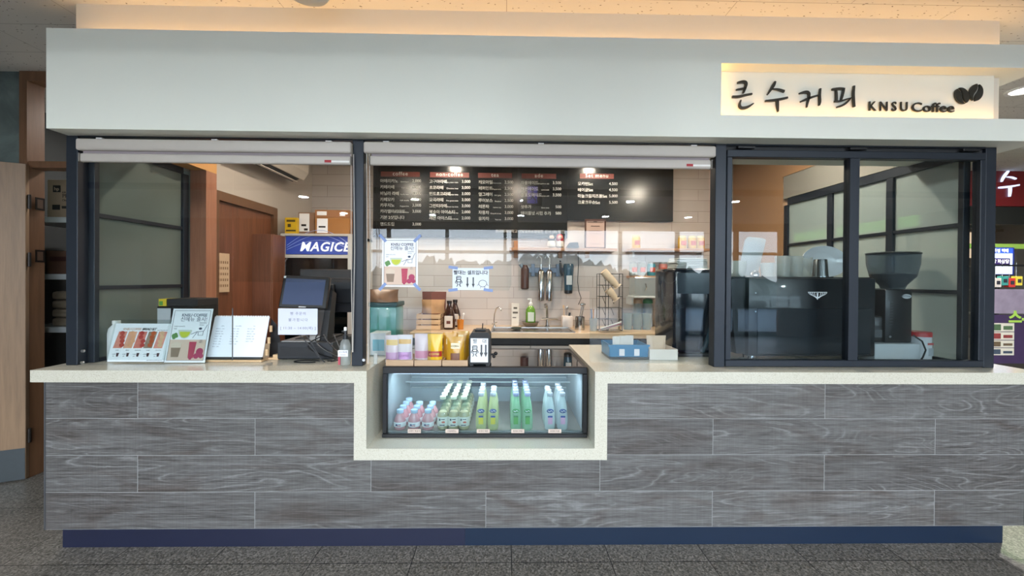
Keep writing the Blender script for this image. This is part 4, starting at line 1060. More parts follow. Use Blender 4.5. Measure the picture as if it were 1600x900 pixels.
# ================================================================ right neighbouring shop
YN = 5.2
a0, a1 = X(1556, YN, 280), 8.5
z0_, z1_ = Z(322, YN, 1580), Z(246, YN, 1580)
t = thing('neighbour_sign', 'red lightbox sign of the neighbouring shop with a pale Korean character', 'sign', ((a0 + a1) / 2, YN, z0_))
bw(MB().box(5.0, a1, YN, YN + .15, z0_, z1_, .004), 'lightbox', M('#571416', .35, var=.15, scale=1.2, emit=.15), t)
SH = emis('pale_sign', '#b9cdf5', 1.1)
def sp2(x, y): return at(1380 + x / 5, 200 + y / 5, YN - .02)
def stroke2(mb, pts, ws):
    P = [Vector(sp2(*p)) for p in pts]; ws = [.8 * w / 5 / F * YN for w in ws]
    for _ in range(2):
        Q, V = [P[0]], [ws[0]]
        for i in range(len(P) - 1):
            Q += [P[i] * .75 + P[i + 1] * .25, P[i] * .25 + P[i + 1] * .75]; V += [ws[i] * .75 + ws[i + 1] * .25, ws[i] * .25 + ws[i + 1] * .75]
        P, ws = Q + [P[-1]], V + [ws[-1]]
    L, R = [], []
    for i, p in enumerate(P):
        d = (P[min(i + 1, len(P) - 1)] - P[max(i - 1, 0)]).normalized(); n_ = Vector((-d.y, d.x))
        L.append(tuple(p + n_ * ws[i] / 2)); R.append(tuple(p - n_ * ws[i] / 2))
    for i in range(len(P) - 1): mb.prism([L[i], L[i + 1], R[i + 1], R[i]], YN - .02, YN)
mb = MB(); stroke2(mb, [(985, 335), (960, 365), (940, 395), (932, 418)], [14, 22, 18, 8]); stroke2(mb, [(975, 380), (1010, 383), (1044, 396)], [6, 13, 13])
stroke2(mb, [(912, 464), (950, 462), (1010, 455), (1068, 444)], [14, 20, 18, 14]); stroke2(mb, [(998, 455), (999, 490), (994, 534)], [22, 22, 12])
bw(mb, 'letter', SH, t)
struct(MB().box(4.9, 9, YN + .1, YN + .2, z0_ - .0, CEILZ), 'trim_6', M('#5f5c63', .7))
struct(MB().box(5.0, 9, YN + .02, YN + .12, Z(350, YN, 1580), z0_ - .004), 'trim_7', M('#181a18', .4))
bz = Z(376, YN + .8, 1580)
t = thing('display_cabinet', 'beige lit display cabinet of the neighbouring shop behind the screens', 'cabinet', (6.2, YN + 1.5, 0))
MB().box(-1.3, 2.2, 0, .4, 0, .5).box(-1.3, 2.2, .36, .4, .5, 2.3).box(-1.3, 2.2, 0, .4, 2.3, 2.34).build('carcass', M('#6b5f52', .6), t)
for k in range(5): MB().box(-1.2 + k * .66, -.6 + k * .66, -.01, .0, 1.85, 2.28).build('light_panel', emis('beige_panel_%d' % k, '#e8c4a4', .85), t)
for z_ in (.9, 1.3, 1.7): MB().box(-1.25, 2.15, 0.02, .36, z_, z_ + .02).build('shelf_board', M('#8b7d6c', .6), t)
t = thing('green_rail', 'olive green horizontal rail above the shop monitor', 'rail', (5.9, YN - .2, Z(385, YN - .2, 1580)))
MB().box(-.45, 1.6, -.02, .02, -.03, .03).build('bar', M('#6c8a3a', .4, emit=.25), t)
MB().cyl((1.3, 0, -.03), (1.3, 0, -1.83), .02).build('post', M('#3b3d3a', .5), t)
# monitor
Ymn = 4.6
a, b = X(1545, Ymn, 400), X(1582, Ymn, 400)
t = thing('shop_monitor', 'bright blue and white monitor right of the kiosk corner post', 'monitor', ((a + b) / 2, Ymn, Z(428, Ymn, 1565)))
hw = (b - a) / 2; hh = Z(388, Ymn, 1565) - Z(428, Ymn, 1565)
MB().box(-hw - .0, hw + .03, .004, .05, -.012, hh + .012, .004).build('bezel', M('#1d2a6e', .4), t)
MB().box(-hw, hw, 0, .005, 0, hh).build('screen', emis('screen_white', '#cfe0ff', 1.9), t)
MB().box(-hw, hw, -.002, 0, hh * .8, hh).build('header_band', emis('screen_blue', '#2b48d8', 1.6), t)
MB().box(-hw + .06, hw - .03, -.002, 0, hh * .34, hh * .62, .001).build('speech_bubble', M('#31225c', .5), t)
text([('당 파상당', .0, hh * .48, .05, 'CENTER')], 'lettering', M('#ffffff', .5, emit=1), t, -.003)
text([('특별 택배', .0, hh * .9, .045, 'CENTER')], 'heading', M('#ffffff', .5, emit=1), t, -.003)
MB().cyl((0, .03, -.01), (0, .03, -Z(428, Ymn, 1565) + .01), .02).box(-.2, .2, -.1, .15, -Z(428, Ymn, 1565), -Z(428, Ymn, 1565) + .02).build('stand', BLACK, t)
# product display with posters
a, b = X(1545, 4.3, 480), X(1640, 4.3, 480)
t = thing('poster_stand', 'purple poster stand with small picture panels right of the kiosk', 'poster stand', ((a + b) / 2, 4.3, 0))
hw = (b - a) / 2; q = lambda py: Z(py, 4.3, 1580)
MB().box(-hw, hw, 0, .03, q(568), q(492)).build('panel', M('#3d2c50', .5, var=.35, scale=6), t)
MB().box(-hw, hw, 0, .03, q(490), q(452)).build('panel', M('#8f8496', .5, var=.4, scale=9), t)
MB().box(-hw, hw, .0, .05, 0, q(568)).build('base', M('#2f2a24', .6), t)
for k, (py0, py1) in enumerate(((505, 518), (519, 531), (532, 543), (544, 555))):
    MB().box(-hw + .02, -hw + .28, -.004, 0, q(py1), q(py0)).build('picture_panel', M('#d9d4c4', .5), t)
    MB().box(-hw + .04, -hw + .13, -.006, -.004, q(py1) + .012, q(py0) - .012).box(-hw + .16, -hw + .26, -.006, -.004, q(py1) + .02, q(py0) - .03).build('picture', M(['#4f6a4a', '#8c3a3a', '#66553f', '#3f4c5c'][k], .5, var=.3), t)
mbg = text_bm([('스-유', 0, 0, .16, 'CENTER', 1, .006)], .003); mbg.xf(Matrix.Translation((.05, -.005, q(497)))); mbg.build('lettering', M('#8fb24a', .5, emit=.2), t)
for k, c in enumerate(('#d8cfc4', '#3f9a8f', '#c7352e', '#e5d24a')):
    w2 = thing('product_box', ['pale', 'teal', 'red', 'yellow'][k] + ' product packet hanging above the purple poster stand', 'packet', (X(1560 + 11 * k, 4.35, 440), 4.35, q(449 - 3 * (k % 2))))
    MB().box(-.035, .035, 0, .05, 0, .1, .004).build('pack_body', M(c, .5), w2); MB().box(-.02, .02, -.002, 0, .03, .07).build('print', M('#30303a', .5), w2)
    MB().cyl((0, .03, .1), (0, .03, .25), .003).build('hook', STEEL, w2)
t = thing('wall_bracket_rail', 'dark steel rail carrying the hanging product packets', 'rail', (X(1575, 4.38, 420), 4.38, q(449) + .23))
MB().box(-.35, .6, -.01, .01, 0, .02).cyl((-.34, 0, 0), (-.34, 0, -(q(449) + .23)), .012).cyl((.58, 0, 0), (.58, 0, -(q(449) + .23)), .012).build('bar', BLACK, t)
# green lit sign farther right, added spot puts its glow on the floor
t = thing('green_light_strip', 'green lit fascia strip of the neighbouring shop seen through the frosted partition', 'light strip', (4.2, 3.3, 2.07))
MB().box(0, .05, .8, 3.0, -.05, .06).build('lit_face', emis('green_face', '#8fe83a', 1.6), t)
MB().box(.02, .09, .8, 3.0, .06, .12).cyl((.06, 2.9, -2.07), (.06, 2.9, -.05), .03).cyl((.06, .9, -2.07), (.06, .9, -.05), .03).build('housing', M('#3c3f3a', .5), t)
gl = bpy.data.lights.new('added_green_spot', 'SPOT'); gl.energy = 45; gl.color = (.45, 1, .15); gl.spot_size = .5; gl.spot_blend = .6; gl.shadow_soft_size = .1
go = bpy.data.objects.new('added_green_spot', gl); go.location = (4.15, 3.2, 2.05); COL.objects.link(go)
go.rotation_euler = (Vector((3.05, 2.0, 0)) - go.location).to_track_quat('-Z', 'Y').to_euler()
for i, (xx, yy) in enumerate(((3.9, 3.0), (5.6, 4.2), (3.9, 4.6), (-3.2, 3.75))):  # added lamps that brighten the right partition, shop side and storage room
    t = thing('added_ceiling_lamp', 'added unseen ceiling lamp, ' + ['right of the kiosk', 'in front of the neighbouring shop', 'behind the right partition', 'in the storage room'][i], 'ceiling lamp', (xx, yy, CEILZ))
    MB().lathe([(.075, -.012), (.095, -.012), (.098, 0), (.075, 0)], seg=24, cap=False).build('trim_ring', M('#dddddd', .5), t, True)
    MB().lathe([(.074, -.006), (.074, -.002)], seg=24).build('diffuser', LAMP, t)
    arealight('added_lamp_light', (xx, yy, CEILZ - .02), .15, .15, (40, 30, 34, 12)[i], (1, .95, .9)).data.shape = 'DISK'
# ================================================================ display case
YD = 2.235
d0, d1 = X(597.5, YD, 630), X(917.5, YD, 630)
dzb = zl + .001; dzt = Z(573.5, YD, 757)
DD = .60
t = thing('display_case', 'black framed glass refrigerated display case sunk in the counter', 'display case', ((d0 + d1) / 2, YD, dzb))
hw = (d1 - d0) / 2; h = dzt - dzb
fr = .024
MB().box(-hw, hw, 0, .03, h - .038, h, .003, 1).box(-hw, hw, -.008, .03, 0, .022, .003, 1).box(-hw, -hw + fr, 0, .03, .022, h - .038, .002, 1).box(hw - fr, hw, 0, .03, .022, h - .038, .002, 1).build('front_frame', BLACK, t)
MB().box(-hw, -hw + .02, .03, DD, h - .03, h).box(hw - .02, hw, .03, DD, h - .03, h).box(-hw, hw, DD - .03, DD, h - .03, h).build('top_frame', BLACK, t)
MB().box(-hw + .02, hw - .02, .03, DD - .03, h - .007, h - .001).build('top_glass', glass('case_top_glass', '#8f9aa0', 2.6), t)
MB().box(-hw + fr, hw - fr, .010, .015, .022, h - .038).build('front_glass', glass('case_front_glass', '#e6eff0', 1.6), t)
WH = M('#a9b4ba', .35, var=.02)
MB().box(-hw, -hw + .02, .03, DD, .0, h - .03).box(hw - .02, hw, .03, DD, 0, h - .03).build('side_wall', WH, t)
MB().box(-hw + .02, hw - .02, DD - .02, DD, 0, h - .03).build('back_panel', M('#8e9ba4', .35, var=.02), t)
FZ = .024
MB().box(-hw + .02, hw - .02, .03, DD - .02, 0, FZ).build('floor_plate', M('#8c8782', .4, var=.05), t)
MB().box(-hw + fr, hw - fr, .02, .03, .022, FZ + .004).build('door_track', STEEL, t)
MB().box(-hw + .03, hw - .03, DD - .2, DD - .19, .2, .206).box(-hw + .03, hw - .03, DD - .03, DD - .02, .12, .126).box(-hw + .03, hw - .03, DD - .03, DD - .02, .19, .196).build('rear_rail', M('#cfd6da', .3, .6), t)
MB().box(-.14, .24, DD - .028, DD - .02, .13, .185).build('rear_vent', M('#2e4256', .5), t)
CL = emis('case_led', '#d5e6ff', 5)
MB().box(-hw + .05, hw - .05, .034, .046, h - .046, h - .038).build('led_tube', CL, t)
for px, s in ((647, '프룻티 복숭아'), (706, '아침에주스'), (755, '트레비 레몬'), (809, '트레비 라임'), (867, '트레비 자몽')):
    x_ = X(px, YD, 678) - t.location.x
    hh_ = .5 * 12 / F * YD / .5 / 2
    pt = thing('price_tag', f'small pale price tag under the bottles, {["far left", "second", "middle", "fourth", "far right"][(647, 706, 755, 809, 867).index(px)]} one', 'price tag', (X(px, YD, 678), YD - .0015 + .0, dzb + .0225))
    pt.location.y = YD + .004
    MB().box(-.036, .036, 0, .004, 0, .021).build('card', M('#c9b7ac', .6), pt)
    text([(s, 0, .0105, .011, 'CENTER')], 'lettering', INK, pt, -.0006, .0006)
CX0, FL = t.location.x, dzb + FZ + .0005

# bottle kinds -----------------------------------------------------------
def tint(name, col, k): return glass(name, col, k)
LQP = M('#c7868c', .25, var=.02, coat=.4); LQA = M('#c9a98c', .2, var=.02, coat=.4)
LQP = glass('peach_liquid', '#dc9ea2', 1.1, 1.35); LQA = glass('amber_liquid', '#d8b48c', 1.1, 1.35)
def make_juice(loc, lab, grp):
    t = thing('juice_bottle', lab, 'bottle', loc, group=grp)
    MB().lathe([(.028, 0), (.032, .006), (.033, .045), (.031, .06), (.02, .082), (.0165, .092)], seg=20).build('bottle_body', M('#c98f96', .2, var=.03, coat=.6), t, True)
    MB().lathe([(.0332, .018), (.0338, .019), (.0338, .043), (.0332, .044)], seg=24, cap=False).build('label_band', M('#e4e3e6', .5, var=.02), t, True)
    MB().box(-.016, -.006, -.0346, -.0325, .026, .036).box(-.003, .013, -.0346, -.0325, .032, .035).build('print', M('#28406c', .5), t)
    MB().box(-.01, .012, -.0346, -.0325, .024, .028).build('red_print', M('#b2303c', .5), t)
    MB().lathe([(.0185, .09), (.0195, .092), (.0195, .107), (.018, .109)], seg=20).build('cap', M('#a9c3dc', .35), t, True)
    return t
def make_tea(loc, lab, grp):
    t = thing('glass_juice_bottle', lab, 'bottle', loc, group=grp)
    MB().lathe([(.027, 0), (.031, .006), (.031, .082), (.024, .1), (.0165, .118), (.0145, .16), (.0145, .172)], seg=20, cap=False).build('bottle_glass', BGLASS, t, True)
    MB().lathe([(.026, .003), (.0295, .008), (.0295, .082), (.023, .098), (.0, .098)], seg=18, cap=False).build('juice_fill', M('#e0c6a0', .25, var=.03), t, True)
    MB().lathe([(.0315, .022), (.032, .023), (.032, .072), (.0315, .073)], seg=24, cap=False).build('label_band', M('#dedcd2', .5, var=.02), t, True)
    MB().box(-.017, -.009, -.0328, -.03, .055, .065).box(-.005, .015, -.0328, -.03, .06, .064).box(-.014, .014, -.0328, -.03, .027, .032).build('print', M('#29354c', .5), t)
    MB().ball((.006, -.0305, .046), .011, .003, .006, 10, 6).build('fruit_picture', M('#c4523b', .5), t, True)
    MB().lathe([(.0165, .168), (.0172, .17), (.0172, .182), (.016, .184)], seg=18).build('cap', M('#e2e3cc', .35), t, True)
    return t
def make_spark(loc, lab, grp, liq, lab1, lab2, kind):
    t = thing('sparkling_water_bottle', lab, 'bottle', loc, group=grp)
    MB().lathe([(.026, 0), (.031, .008), (.0315, .055), (.029, .09), (.027, .107), (.0275, .118), (.021, .15), (.0145, .178), (.0135, .187)], seg=20).build('bottle_body', liq, t, True)
    MB().lathe([(.0155, .185), (.017, .188), (.017, .203), (.0155, .205)], seg=18).build('cap', M('#c3c6d2' if kind != 'lime' else '#aab2dc', .3, .3), t, True)
    MB().box(-.013, .013, -.0335, -.028, .035, .078, .002).build('lower_label', M(lab1, .5), t)
    MB().box(-.013, .013, -.0338, -.029, .072, .083, .002).build('label_heading', M(lab2, .5), t)
    MB().ball((0, -.0265, .108), .02, .006, .012, 12, 8).build('shoulder_emblem', M('#33508f' if kind != 'lime' else '#2f8f4a', .5), t, True)
    MB().tube([(-.013, -.0325, .111), (-.004, -.034, .105), (.004, -.034, .113), (.013, -.0325, .107)], .0018, 6).build('emblem_lettering', M('#e3e8f2', .5), t, True)
    return t
def row(kind, px, n, dy, py0, shift=0, label='', maker=None, grp=''):
    pass
XC_ = lambda px, py: atz(px, py, FL)
SPK = {'lemon': (HAZE('lemon_bottle_glass', '#e4ebb8', .35), '#dccb3e', '#33509a'), 'lime': (HAZE('lime_bottle_glass', '#ace2bf', .35), '#3f9f3c', '#2c7f42'), 'pink': (HAZE('pale_bottle_glass', '#e8f2f4', .35), '#d5a3c4', '#33509a')}
def column(kind, px, py, n, dy, colname, dx=0, groupname=''):
    x0, y0 = XC_(px, py)
    y0 = max(y0, YD + .068)
    first = None
    for i in range(n):
        where = f'{["front", "second", "third", "fourth", "fifth", "sixth"][i]} in its file, {colname}'
        x, y = x0 + dx * i, y0 + dy * i
        if kind == 'juice': lab = 'pink peach juice bottle with pale blue cap, ' + where
        elif kind == 'tea': lab = 'clear glass juice bottle with cream cap, ' + where
        elif kind == 'lemon': lab = 'sparkling water bottle with yellow label, ' + where
        elif kind == 'lime': lab = 'green sparkling water bottle, ' + where
        else: lab = 'sparkling water bottle with pink label, ' + where
        if first is None:
            if kind in PROTO: first = PROTO[kind]; copy_tree(first, None, Vector((x, y, FL)), None, lab)
            else:
                if kind == 'juice': first = make_juice((x, y, FL), lab, groupname)
                elif kind == 'tea': first = make_tea((x, y, FL), lab, groupname)
                else: first = make_spark((x, y, FL), lab, groupname, *SPK[kind], kind)
                PROTO[kind] = first
        else: copy_tree(first, None, Vector((x, y, FL)), None, lab)
PROTO = {}
for px, n, c in ((622.5, 4, 'leftmost peach file'), (645, 3, 'middle peach file'), (667, 3, 'right peach file')): column('juice', px, 673, n, .072, c, 0, 'peach juice bottles in the display case')
for px, n, c in ((690.5, 6, 'left cream-capped file'), (707.5, 6, 'middle cream-capped file'), (724, 6, 'right cream-capped file')): column('tea', px, 673, n, .07, c, 0, 'clear glass juice bottles in the display case')
for px, n, c in ((751, 4, 'left yellow-labelled file'), (770, 3, 'right yellow-labelled file')): column('lemon', px, 674, n, .07, c, 0, 'lemon sparkling water bottles in the display case')
for px, n, c in ((806, 5, 'left green file'), (824.5, 5, 'right green file')): column('lime', px, 674, n, .07, c, 0, 'green sparkling water bottles in the display case')
for px, n, c in ((860, 3, 'left pink-labelled file'), (880, 4, 'right pink-labelled file')): column('pink', px, 674, n, .07, c, 0, 'pink sparkling water bottles in the display case')
arealight('display_case_light', (CX0, YD + .12, dzt - .06), 1.0, .05, 2.6, (.84, .92, 1), (.25, 0, 0))

# ---------------------------------------------------------------- on top of the case
TZ = dzt + .0005
def bx(px0, px1, Y): return X(px0, Y, 550), X(px1, Y, 550)
for i, (a_, b_) in enumerate(((603, 646), (647.5, 689.5), (691, 731))):
    a, b = bx(a_, b_, YD + .02)
    t = thing('wooden_tray', ['left', 'middle', 'right'][i] + ' pale wooden tray holding snack pouches on the display case', 'tray', ((a + b) / 2, YD + .02, TZ))
    w_ = (b - a) / 2; hz_ = .032
    MB().box(-w_, w_, 0, .008, 0, hz_).box(-w_, w_, .19, .198, 0, hz_).box(-w_, -w_ + .008, .008, .19, 0, hz_).box(w_ - .008, w_, .008, .19, 0, hz_).box(-w_ + .008, w_ - .008, .008, .19, 0, .006).build('tray_body', mat_wood('tray_wood%d' % i, '#a88a6c', '#c4a688', 'X'), t)
def pouch(px, w, h, y, mat, lab, bands, sd=0, rz=0, textp=None):
    t = thing('snack_pouch', lab, 'pouch', (X(px, y, 545), y, TZ + .008), rz)
    MB().bag(w, h, .045, seed=sd).build('pouch_body', mat, t, True)
    for z0, z1, wd, c in bands:
        MB().grid(lambda u, v, z0=z0, z1=z1, wd=wd: ((u - .5) * wd, -(.0225 * (1 - abs(2 * ((u - .5) * wd / w + .5) - 1) ** 3) * max(0, 1 - ((z0 + (z1 - z0) * v) / h) ** 2.2)) * 1.14 - .0016, z0 + (z1 - z0) * v), 10, 4).build('printed_band', M(c, .4), t, True)
    if textp: 
        s_, z_, sz_, c_ = textp
        text([(s_, 0, z_, sz_, 'CENTER')], 'lettering', M(c_, .5), t, -.0285, .001)
    return t
PK = M('#d9c7cf', .35, var=.05)
pouch(614, .085, .155, YD + .075, PK, 'pale pink and white snack pouch at the left end of the trays', [(.02, .06, .075, '#c295bb'), (.1, .13, .07, '#d8b36a')], 1)
pouch(633, .085, .16, YD + .06, M('#ded3d8', .35, var=.05), 'white snack pouch with violet band behind the left shield', [(.025, .065, .075, '#b68fc0'), (.11, .135, .07, '#d6a55a')], 2, textp=('COFFEE', .045, .016, '#8a5a94'))
pouch(659, .08, .165, YD + .07, M('#d8c4cc', .35, var=.05), 'pale snack pouch with pink band in the middle tray', [(.03, .07, .07, '#c97f9d')], 3)
pouch(680, .085, .165, YD + .06, M('#d9ae1c', .3, var=.06, coat=.3), 'bright yellow snack pouch with red band in the middle tray', [(.04, .07, .078, '#9c2320')], 4, textp=('COFFEE', .055, .016, '#e8d26a'))
GO = M('#b98a22', .3, var=.08, coat=.3)
pouch(703, .08, .165, YD + .12, GO, 'gold snack pouch at the back left of the right tray', [(.1, .13, .04, '#e0d4a8')], 5)
pouch(720, .1, .17, YD + .145, GO, 'gold snack pouch at the back right of the right tray', [(.13, .15, .03, '#e0d4a8')], 6)
pouch(712, .1, .15, YD + .06, GO, 'gold snack pouch with brown bean picture, front of the right tray', [(.085, .115, .05, '#e3d9b2'), (.02, .06, .05, '#6b3d22')], 7, textp=('CORN', .1, .014, '#5a3a12'))

# straw dispenser
x_ = X(749.5, YD + .02, 545)
t = thing('straw_dispenser', 'black straw dispenser with a white arrow notice on its front', 'dispenser', (x_, YD + .02, TZ))
hh_ = Z(517, YD + .03, 749) - TZ
MB().prism([(-.06, .012), (-.058, hh_ - .03), (-.045, hh_ - .008), (.045, hh_ - .008), (.058, hh_ - .03), (.06, .012)], .0, .17).build('body', BLACKM, t)
MB().box(-.03, .03, .04, .12, hh_ - .008, hh_ + .004, .004).build('lid', BLACK, t)
for x2 in (-.045, .045): MB().box(x2 - .01, x2 + .01, .0, .17, 0, .012).build('foot', BLACK, t)
MB().cyl((.01, .08, hh_), (.012, .08, hh_ + .035), .003, seg=8).build('pin', BLACK, t)
MB().cyl((.06, .06, .055), (.085, .06, .055), .006).ball((.088, .06, .06), .011).ball((.078, .05, .045), .01).build('knob', BLACK, t, True)
MB().box(-.05, .047, -.0035, -.0005, .022, hh_ - .04).build('notice', M('#e3e8f0', .6, var=0), t)
text([('빨', -.026, hh_ - .057, .027, 'CENTER'), ('대', .026, hh_ - .057, .027, 'CENTER')], 'lettering', INK, t, -.0042, .0006)
def cupman(mb, x, z, s, y):
    """line drawn paper cup figure on a notice"""
    P = lambda a, b: (x + a * s, y, z + b * s)
    r = .055 * s
    for pts in ([(-.32, .75), (.32, .75), (.25, -.2), (-.25, -.2), (-.32, .75)], [(-.36, .75), (-.3, .95), (.3, .95), (.36, .75)], [(-.3, .4), (-.5, .1), (-.45, -.1)], [(.3, .4), (.5, .1), (.45, -.1)], [(-.13, -.2), (-.2, -.5), (-.35, -.55)], [(.13, -.2), (.2, -.5), (.35, -.55)], [(-.29, .5), (.29, .5)], [(-.27, .1), (.27, .1)]):
        mb.tube([P(*p) for p in pts], r, 4)
def arrow(mb, x, z, h_, w_, y):
    mb.prism([(x - w_ * .22, z + h_ / 2), (x + w_ * .22, z + h_ / 2), (x + w_ * .22, z - h_ * .12), (x + w_ / 2, z - h_ * .12), (x, z - h_ / 2), (x - w_ / 2, z - h_ * .12), (x - w_ * .22, z - h_ * .12)], y, y + .0006)
mb = MB(); cupman(mb, -.027, hh_ - .118, .038, -.004); mb.build('cup_drawing', INK, t)
mb = MB(); arrow(mb, .01, hh_ - .11, .07, .02, -.0042); arrow(mb, .034, hh_ - .11, .07, .02, -.0042); mb.build('arrow', M('#4a4c52', .6), t)

# ================================================================ clear shields of the middle opening
YSD = YF + .0635
def poly_sheet(name, label, pts, tape_pts=()):
    W3 = [at(px, py, YSD) for px, py in pts]
    cx = sum(p[0] for p in W3) / len(W3)
    t = thing(name, label, 'shield', (cx, YSD, min(p[1] for p in W3)))
    mb = MB(); mb.prism(W3, YSD, YSD + .003); bw(mb, 'sheet', GLASS, t)
    return t
topy = 219
poly_sheet('clear_shield', 'clear hanging plastic shield at the left of the middle opening with a cut-out', [(577, topy), (799, topy + 3), (799, 445), (795, 454), (681, 454), (674, 458), (673, 566), (577, 566)])
poly_sheet('clear_shield', 'clear hanging plastic shield at the right of the middle opening with a cut-out', [(808, topy + 3), (1108, topy + 5), (1108, 570), (921.5, 566), (921.5, 455), (810, 454)])
YLF = YF - .0055
a, b = at(137, 252, YLF), at(362.5, 563, YLF)
t = thing('clear_shield', 'clear plastic pane over the left part of the counter opening', 'shield', ((a[0] + b[0]) / 2, YLF, b[1]))
MB().box(-(b[0] - a[0]) / 2, (b[0] - a[0]) / 2, 0, .003, 0.0, a[1] - b[1]).build('sheet', GLASS, t)
MB().box((b[0] - a[0]) / 2 - .0, (b[0] - a[0]) / 2 + .003, -.001, .004, 0.0, .28).build('seam_strip', M('#4c4f52', .4), t)
a, b = at(364.5, 252, YLF), at(549, 563, YLF)
b = (b[0] - .008, b[1])
t = thing('clear_shield', 'clear plastic pane over the till part of the counter opening', 'shield', ((a[0] + b[0]) / 2, YLF, b[1] + .12))
MB().box(-(b[0] - a[0]) / 2, (b[0] - a[0]) / 2, 0, .003, 0.3, a[1] - b[1] - .12).build('sheet', GLASS, t)

# posters ----------------------------------------------------------------
PEACH = M('#d9bfae', .6, var=.04)
def poster_art(t, w, h, y, pinkbase=True):
    """drink poster: heading, border, green tea bowl, latte, pomegranate ade, waving figure"""
    MB().box(-w / 2, w / 2, y, y + .0012, 0, h).build('sheet', PAPER, t)
    i = .045 * w
    MB().box(-w / 2 + i, w / 2 - i, y - .0004, y, i, h * .42).build('lower_picture', PEACH, t)
    g = .004 * 1.2
    MB().box(-w / 2 + i, w / 2 - i, y - .0008, y - .0003, h - i - g / 2, h - i).box(-w / 2 + i, w / 2 - i, y - .0008, y - .0003, i, i + g / 2).box(-w / 2 + i, -w / 2 + i + g / 2, y - .0008, y - .0003, i, h - i).box(w / 2 - i - g / 2, w / 2 - i, y - .0008, y - .0003, i, h - i).build('border', M('#777a80', .6), t)
    text([('KNSU COFFEE', w * .06, h * .875, w * .1, 'CENTER', 1.0, .0004), ('신메뉴 출시!', w * .06, h * .795, w * .13, 'CENTER')], 'lettering', M('#3a4660', .6), t, y - .001, .0006)
    text([('KNSU에서', w * .22, h * .73, w * .04, 'LEFT'), ('만나요', w * .22, h * .69, w * .04, 'LEFT'), ('GREEN TEA LATTE', -w * .4, h * .665, w * .032, 'LEFT'), ('녹차', -w * .4, h * .62, w * .04, 'LEFT'), ('석류', w * .28, h * .4, w * .04, 'LEFT'), ('에이드', w * .28, h * .37, w * .035, 'LEFT')], 'small_lettering', M('#6d7178', .6), t, y - .001, .0006)
    mb = MB(); mb.prism([(-w * .24 + w * .17 * math.cos(a), h * .6 + h * .16 * math.sin(a)) for a in [PI + PI * k / 12 for k in range(13)]], y - .0009, y - .0004)
    mb.xf(Matrix.Translation((w * .13, 0, 0))); mb.build('bowl_picture', M('#c9d3c6', .5), t)
    mb = MB(); mb.prism([(-w * .11 + w * .13 * math.cos(a), h * .565 + h * .11 * math.sin(a)) for a in [PI + PI * k / 12 for k in range(13)]], y - .0013, y - .0009); mb.build('tea_picture', M('#c3cc3a', .5), t)
    mb = MB()
    for dx, dz, r in ((-.38, .49, .05), (-.33, .51, .05), (-.36, .46, .05), (-.3, .48, .04)): mb.ball((dx * w, y - .0006, dz * h), r * w, .0006, r * w, 10, 6)
    mb.build('leaf_picture', M('#5d8f4e', .5), t)
    MB().prism([(-w * .4, h * .34), (-w * .14, h * .34), (-w * .18, h * .1), (-w * .36, h * .1)], y - .0009, y - .0004).build('latte_picture', M('#8d7765', .5), t)
    MB().prism([(-w * .4, h * .34), (-w * .27, h * .38), (-w * .14, h * .34), (-w * .15, h * .27), (-w * .39, h * .27)], y - .0014, y - .0009).build('foam_picture', M('#dac7b5', .5), t)
    MB().prism([(w * .04, h * .38), (w * .22, h * .38), (w * .19, h * .08), (w * .06, h * .08)], y - .0009, y - .0004).build('ade_picture', M('#b53a56', .5, var=.3, scale=120), t)
    mb = MB()
    for dx, dz, r in ((.33, .2, .09), (.26, .12, .07), (.38, .12, .06), (.12, .08, .04)): mb.ball((dx * w, y - .0006, dz * h), r * w, .0009, r * w, 12, 6)
    mb.build('fruit_picture', M('#a8305a', .5, var=.3, scale=120), t)
    mb = MB(); r = .006 * w
    for pts in ([(.1, .45), (.16, .52), (.2, .57), (.27, .57), (.35, .58), (.42, .7)], [(.2, .57), (.05, .52)], [(.22, .57), (.22, .5), (.34, .5), (.34, .58)]): mb.tube([(a * w, y - .0006, b * h) for a, b in pts], r, 4)
    mb.ball((.26 * w, y - .0006, .625 * h), .045 * w, .0006, .03 * w, 10, 6); mb.build('figure_drawing', M('#33435c', .5), t)

def tilted(name, label, cat, px, py_base, w, h, lean, label2=None):
    x, y = atz(px, py_base, ZC + .004)
    return thing(name, label, cat, (x, y, ZC + .004), 0, None, -lean), x, y
ACR = glass('holder_acrylic', '#fafcfc', .8)
# landscape bread set stand
t, x_, y_ = tilted('menu_stand', 'landscape acrylic stand with bread set pictures at the left end of the counter', 'menu stand', 211, 566.5, .3, .21, .25)
w, h = .305, .215
MB().box(-w / 2 - .006, w / 2 + .006, -.0045, -.0025, -.002, h + .022).build('front_acrylic', ACR, t)
MB().box(-w / 2 - .006, w / 2 + .006, .0025, .0045, 0.004, h + .022).build('back_acrylic', ACR, t)
MB().box(-w / 2 + .05, w / 2 + .006, -.002, .09, 0, .002).xf(Matrix.Rotation(.25, 4, 'X')).build('foot_acrylic', ACR, t)
MB().box(-w / 2, w / 2, 0, .0012, 0.004, h).build('sheet', PAPER, t)
text([('BREAD SET', .0, h - .032, .018, 'LEFT', .85, .0005, .2)], 'heading', M('#3a3434', .6), t, -.001, .0005)
text([('KNSU COFFEE', -.005, h - .032, .018, 'RIGHT', .85, .0003, .2)], 'heading', M('#c9a28e', .6), t, -.001, .0005)
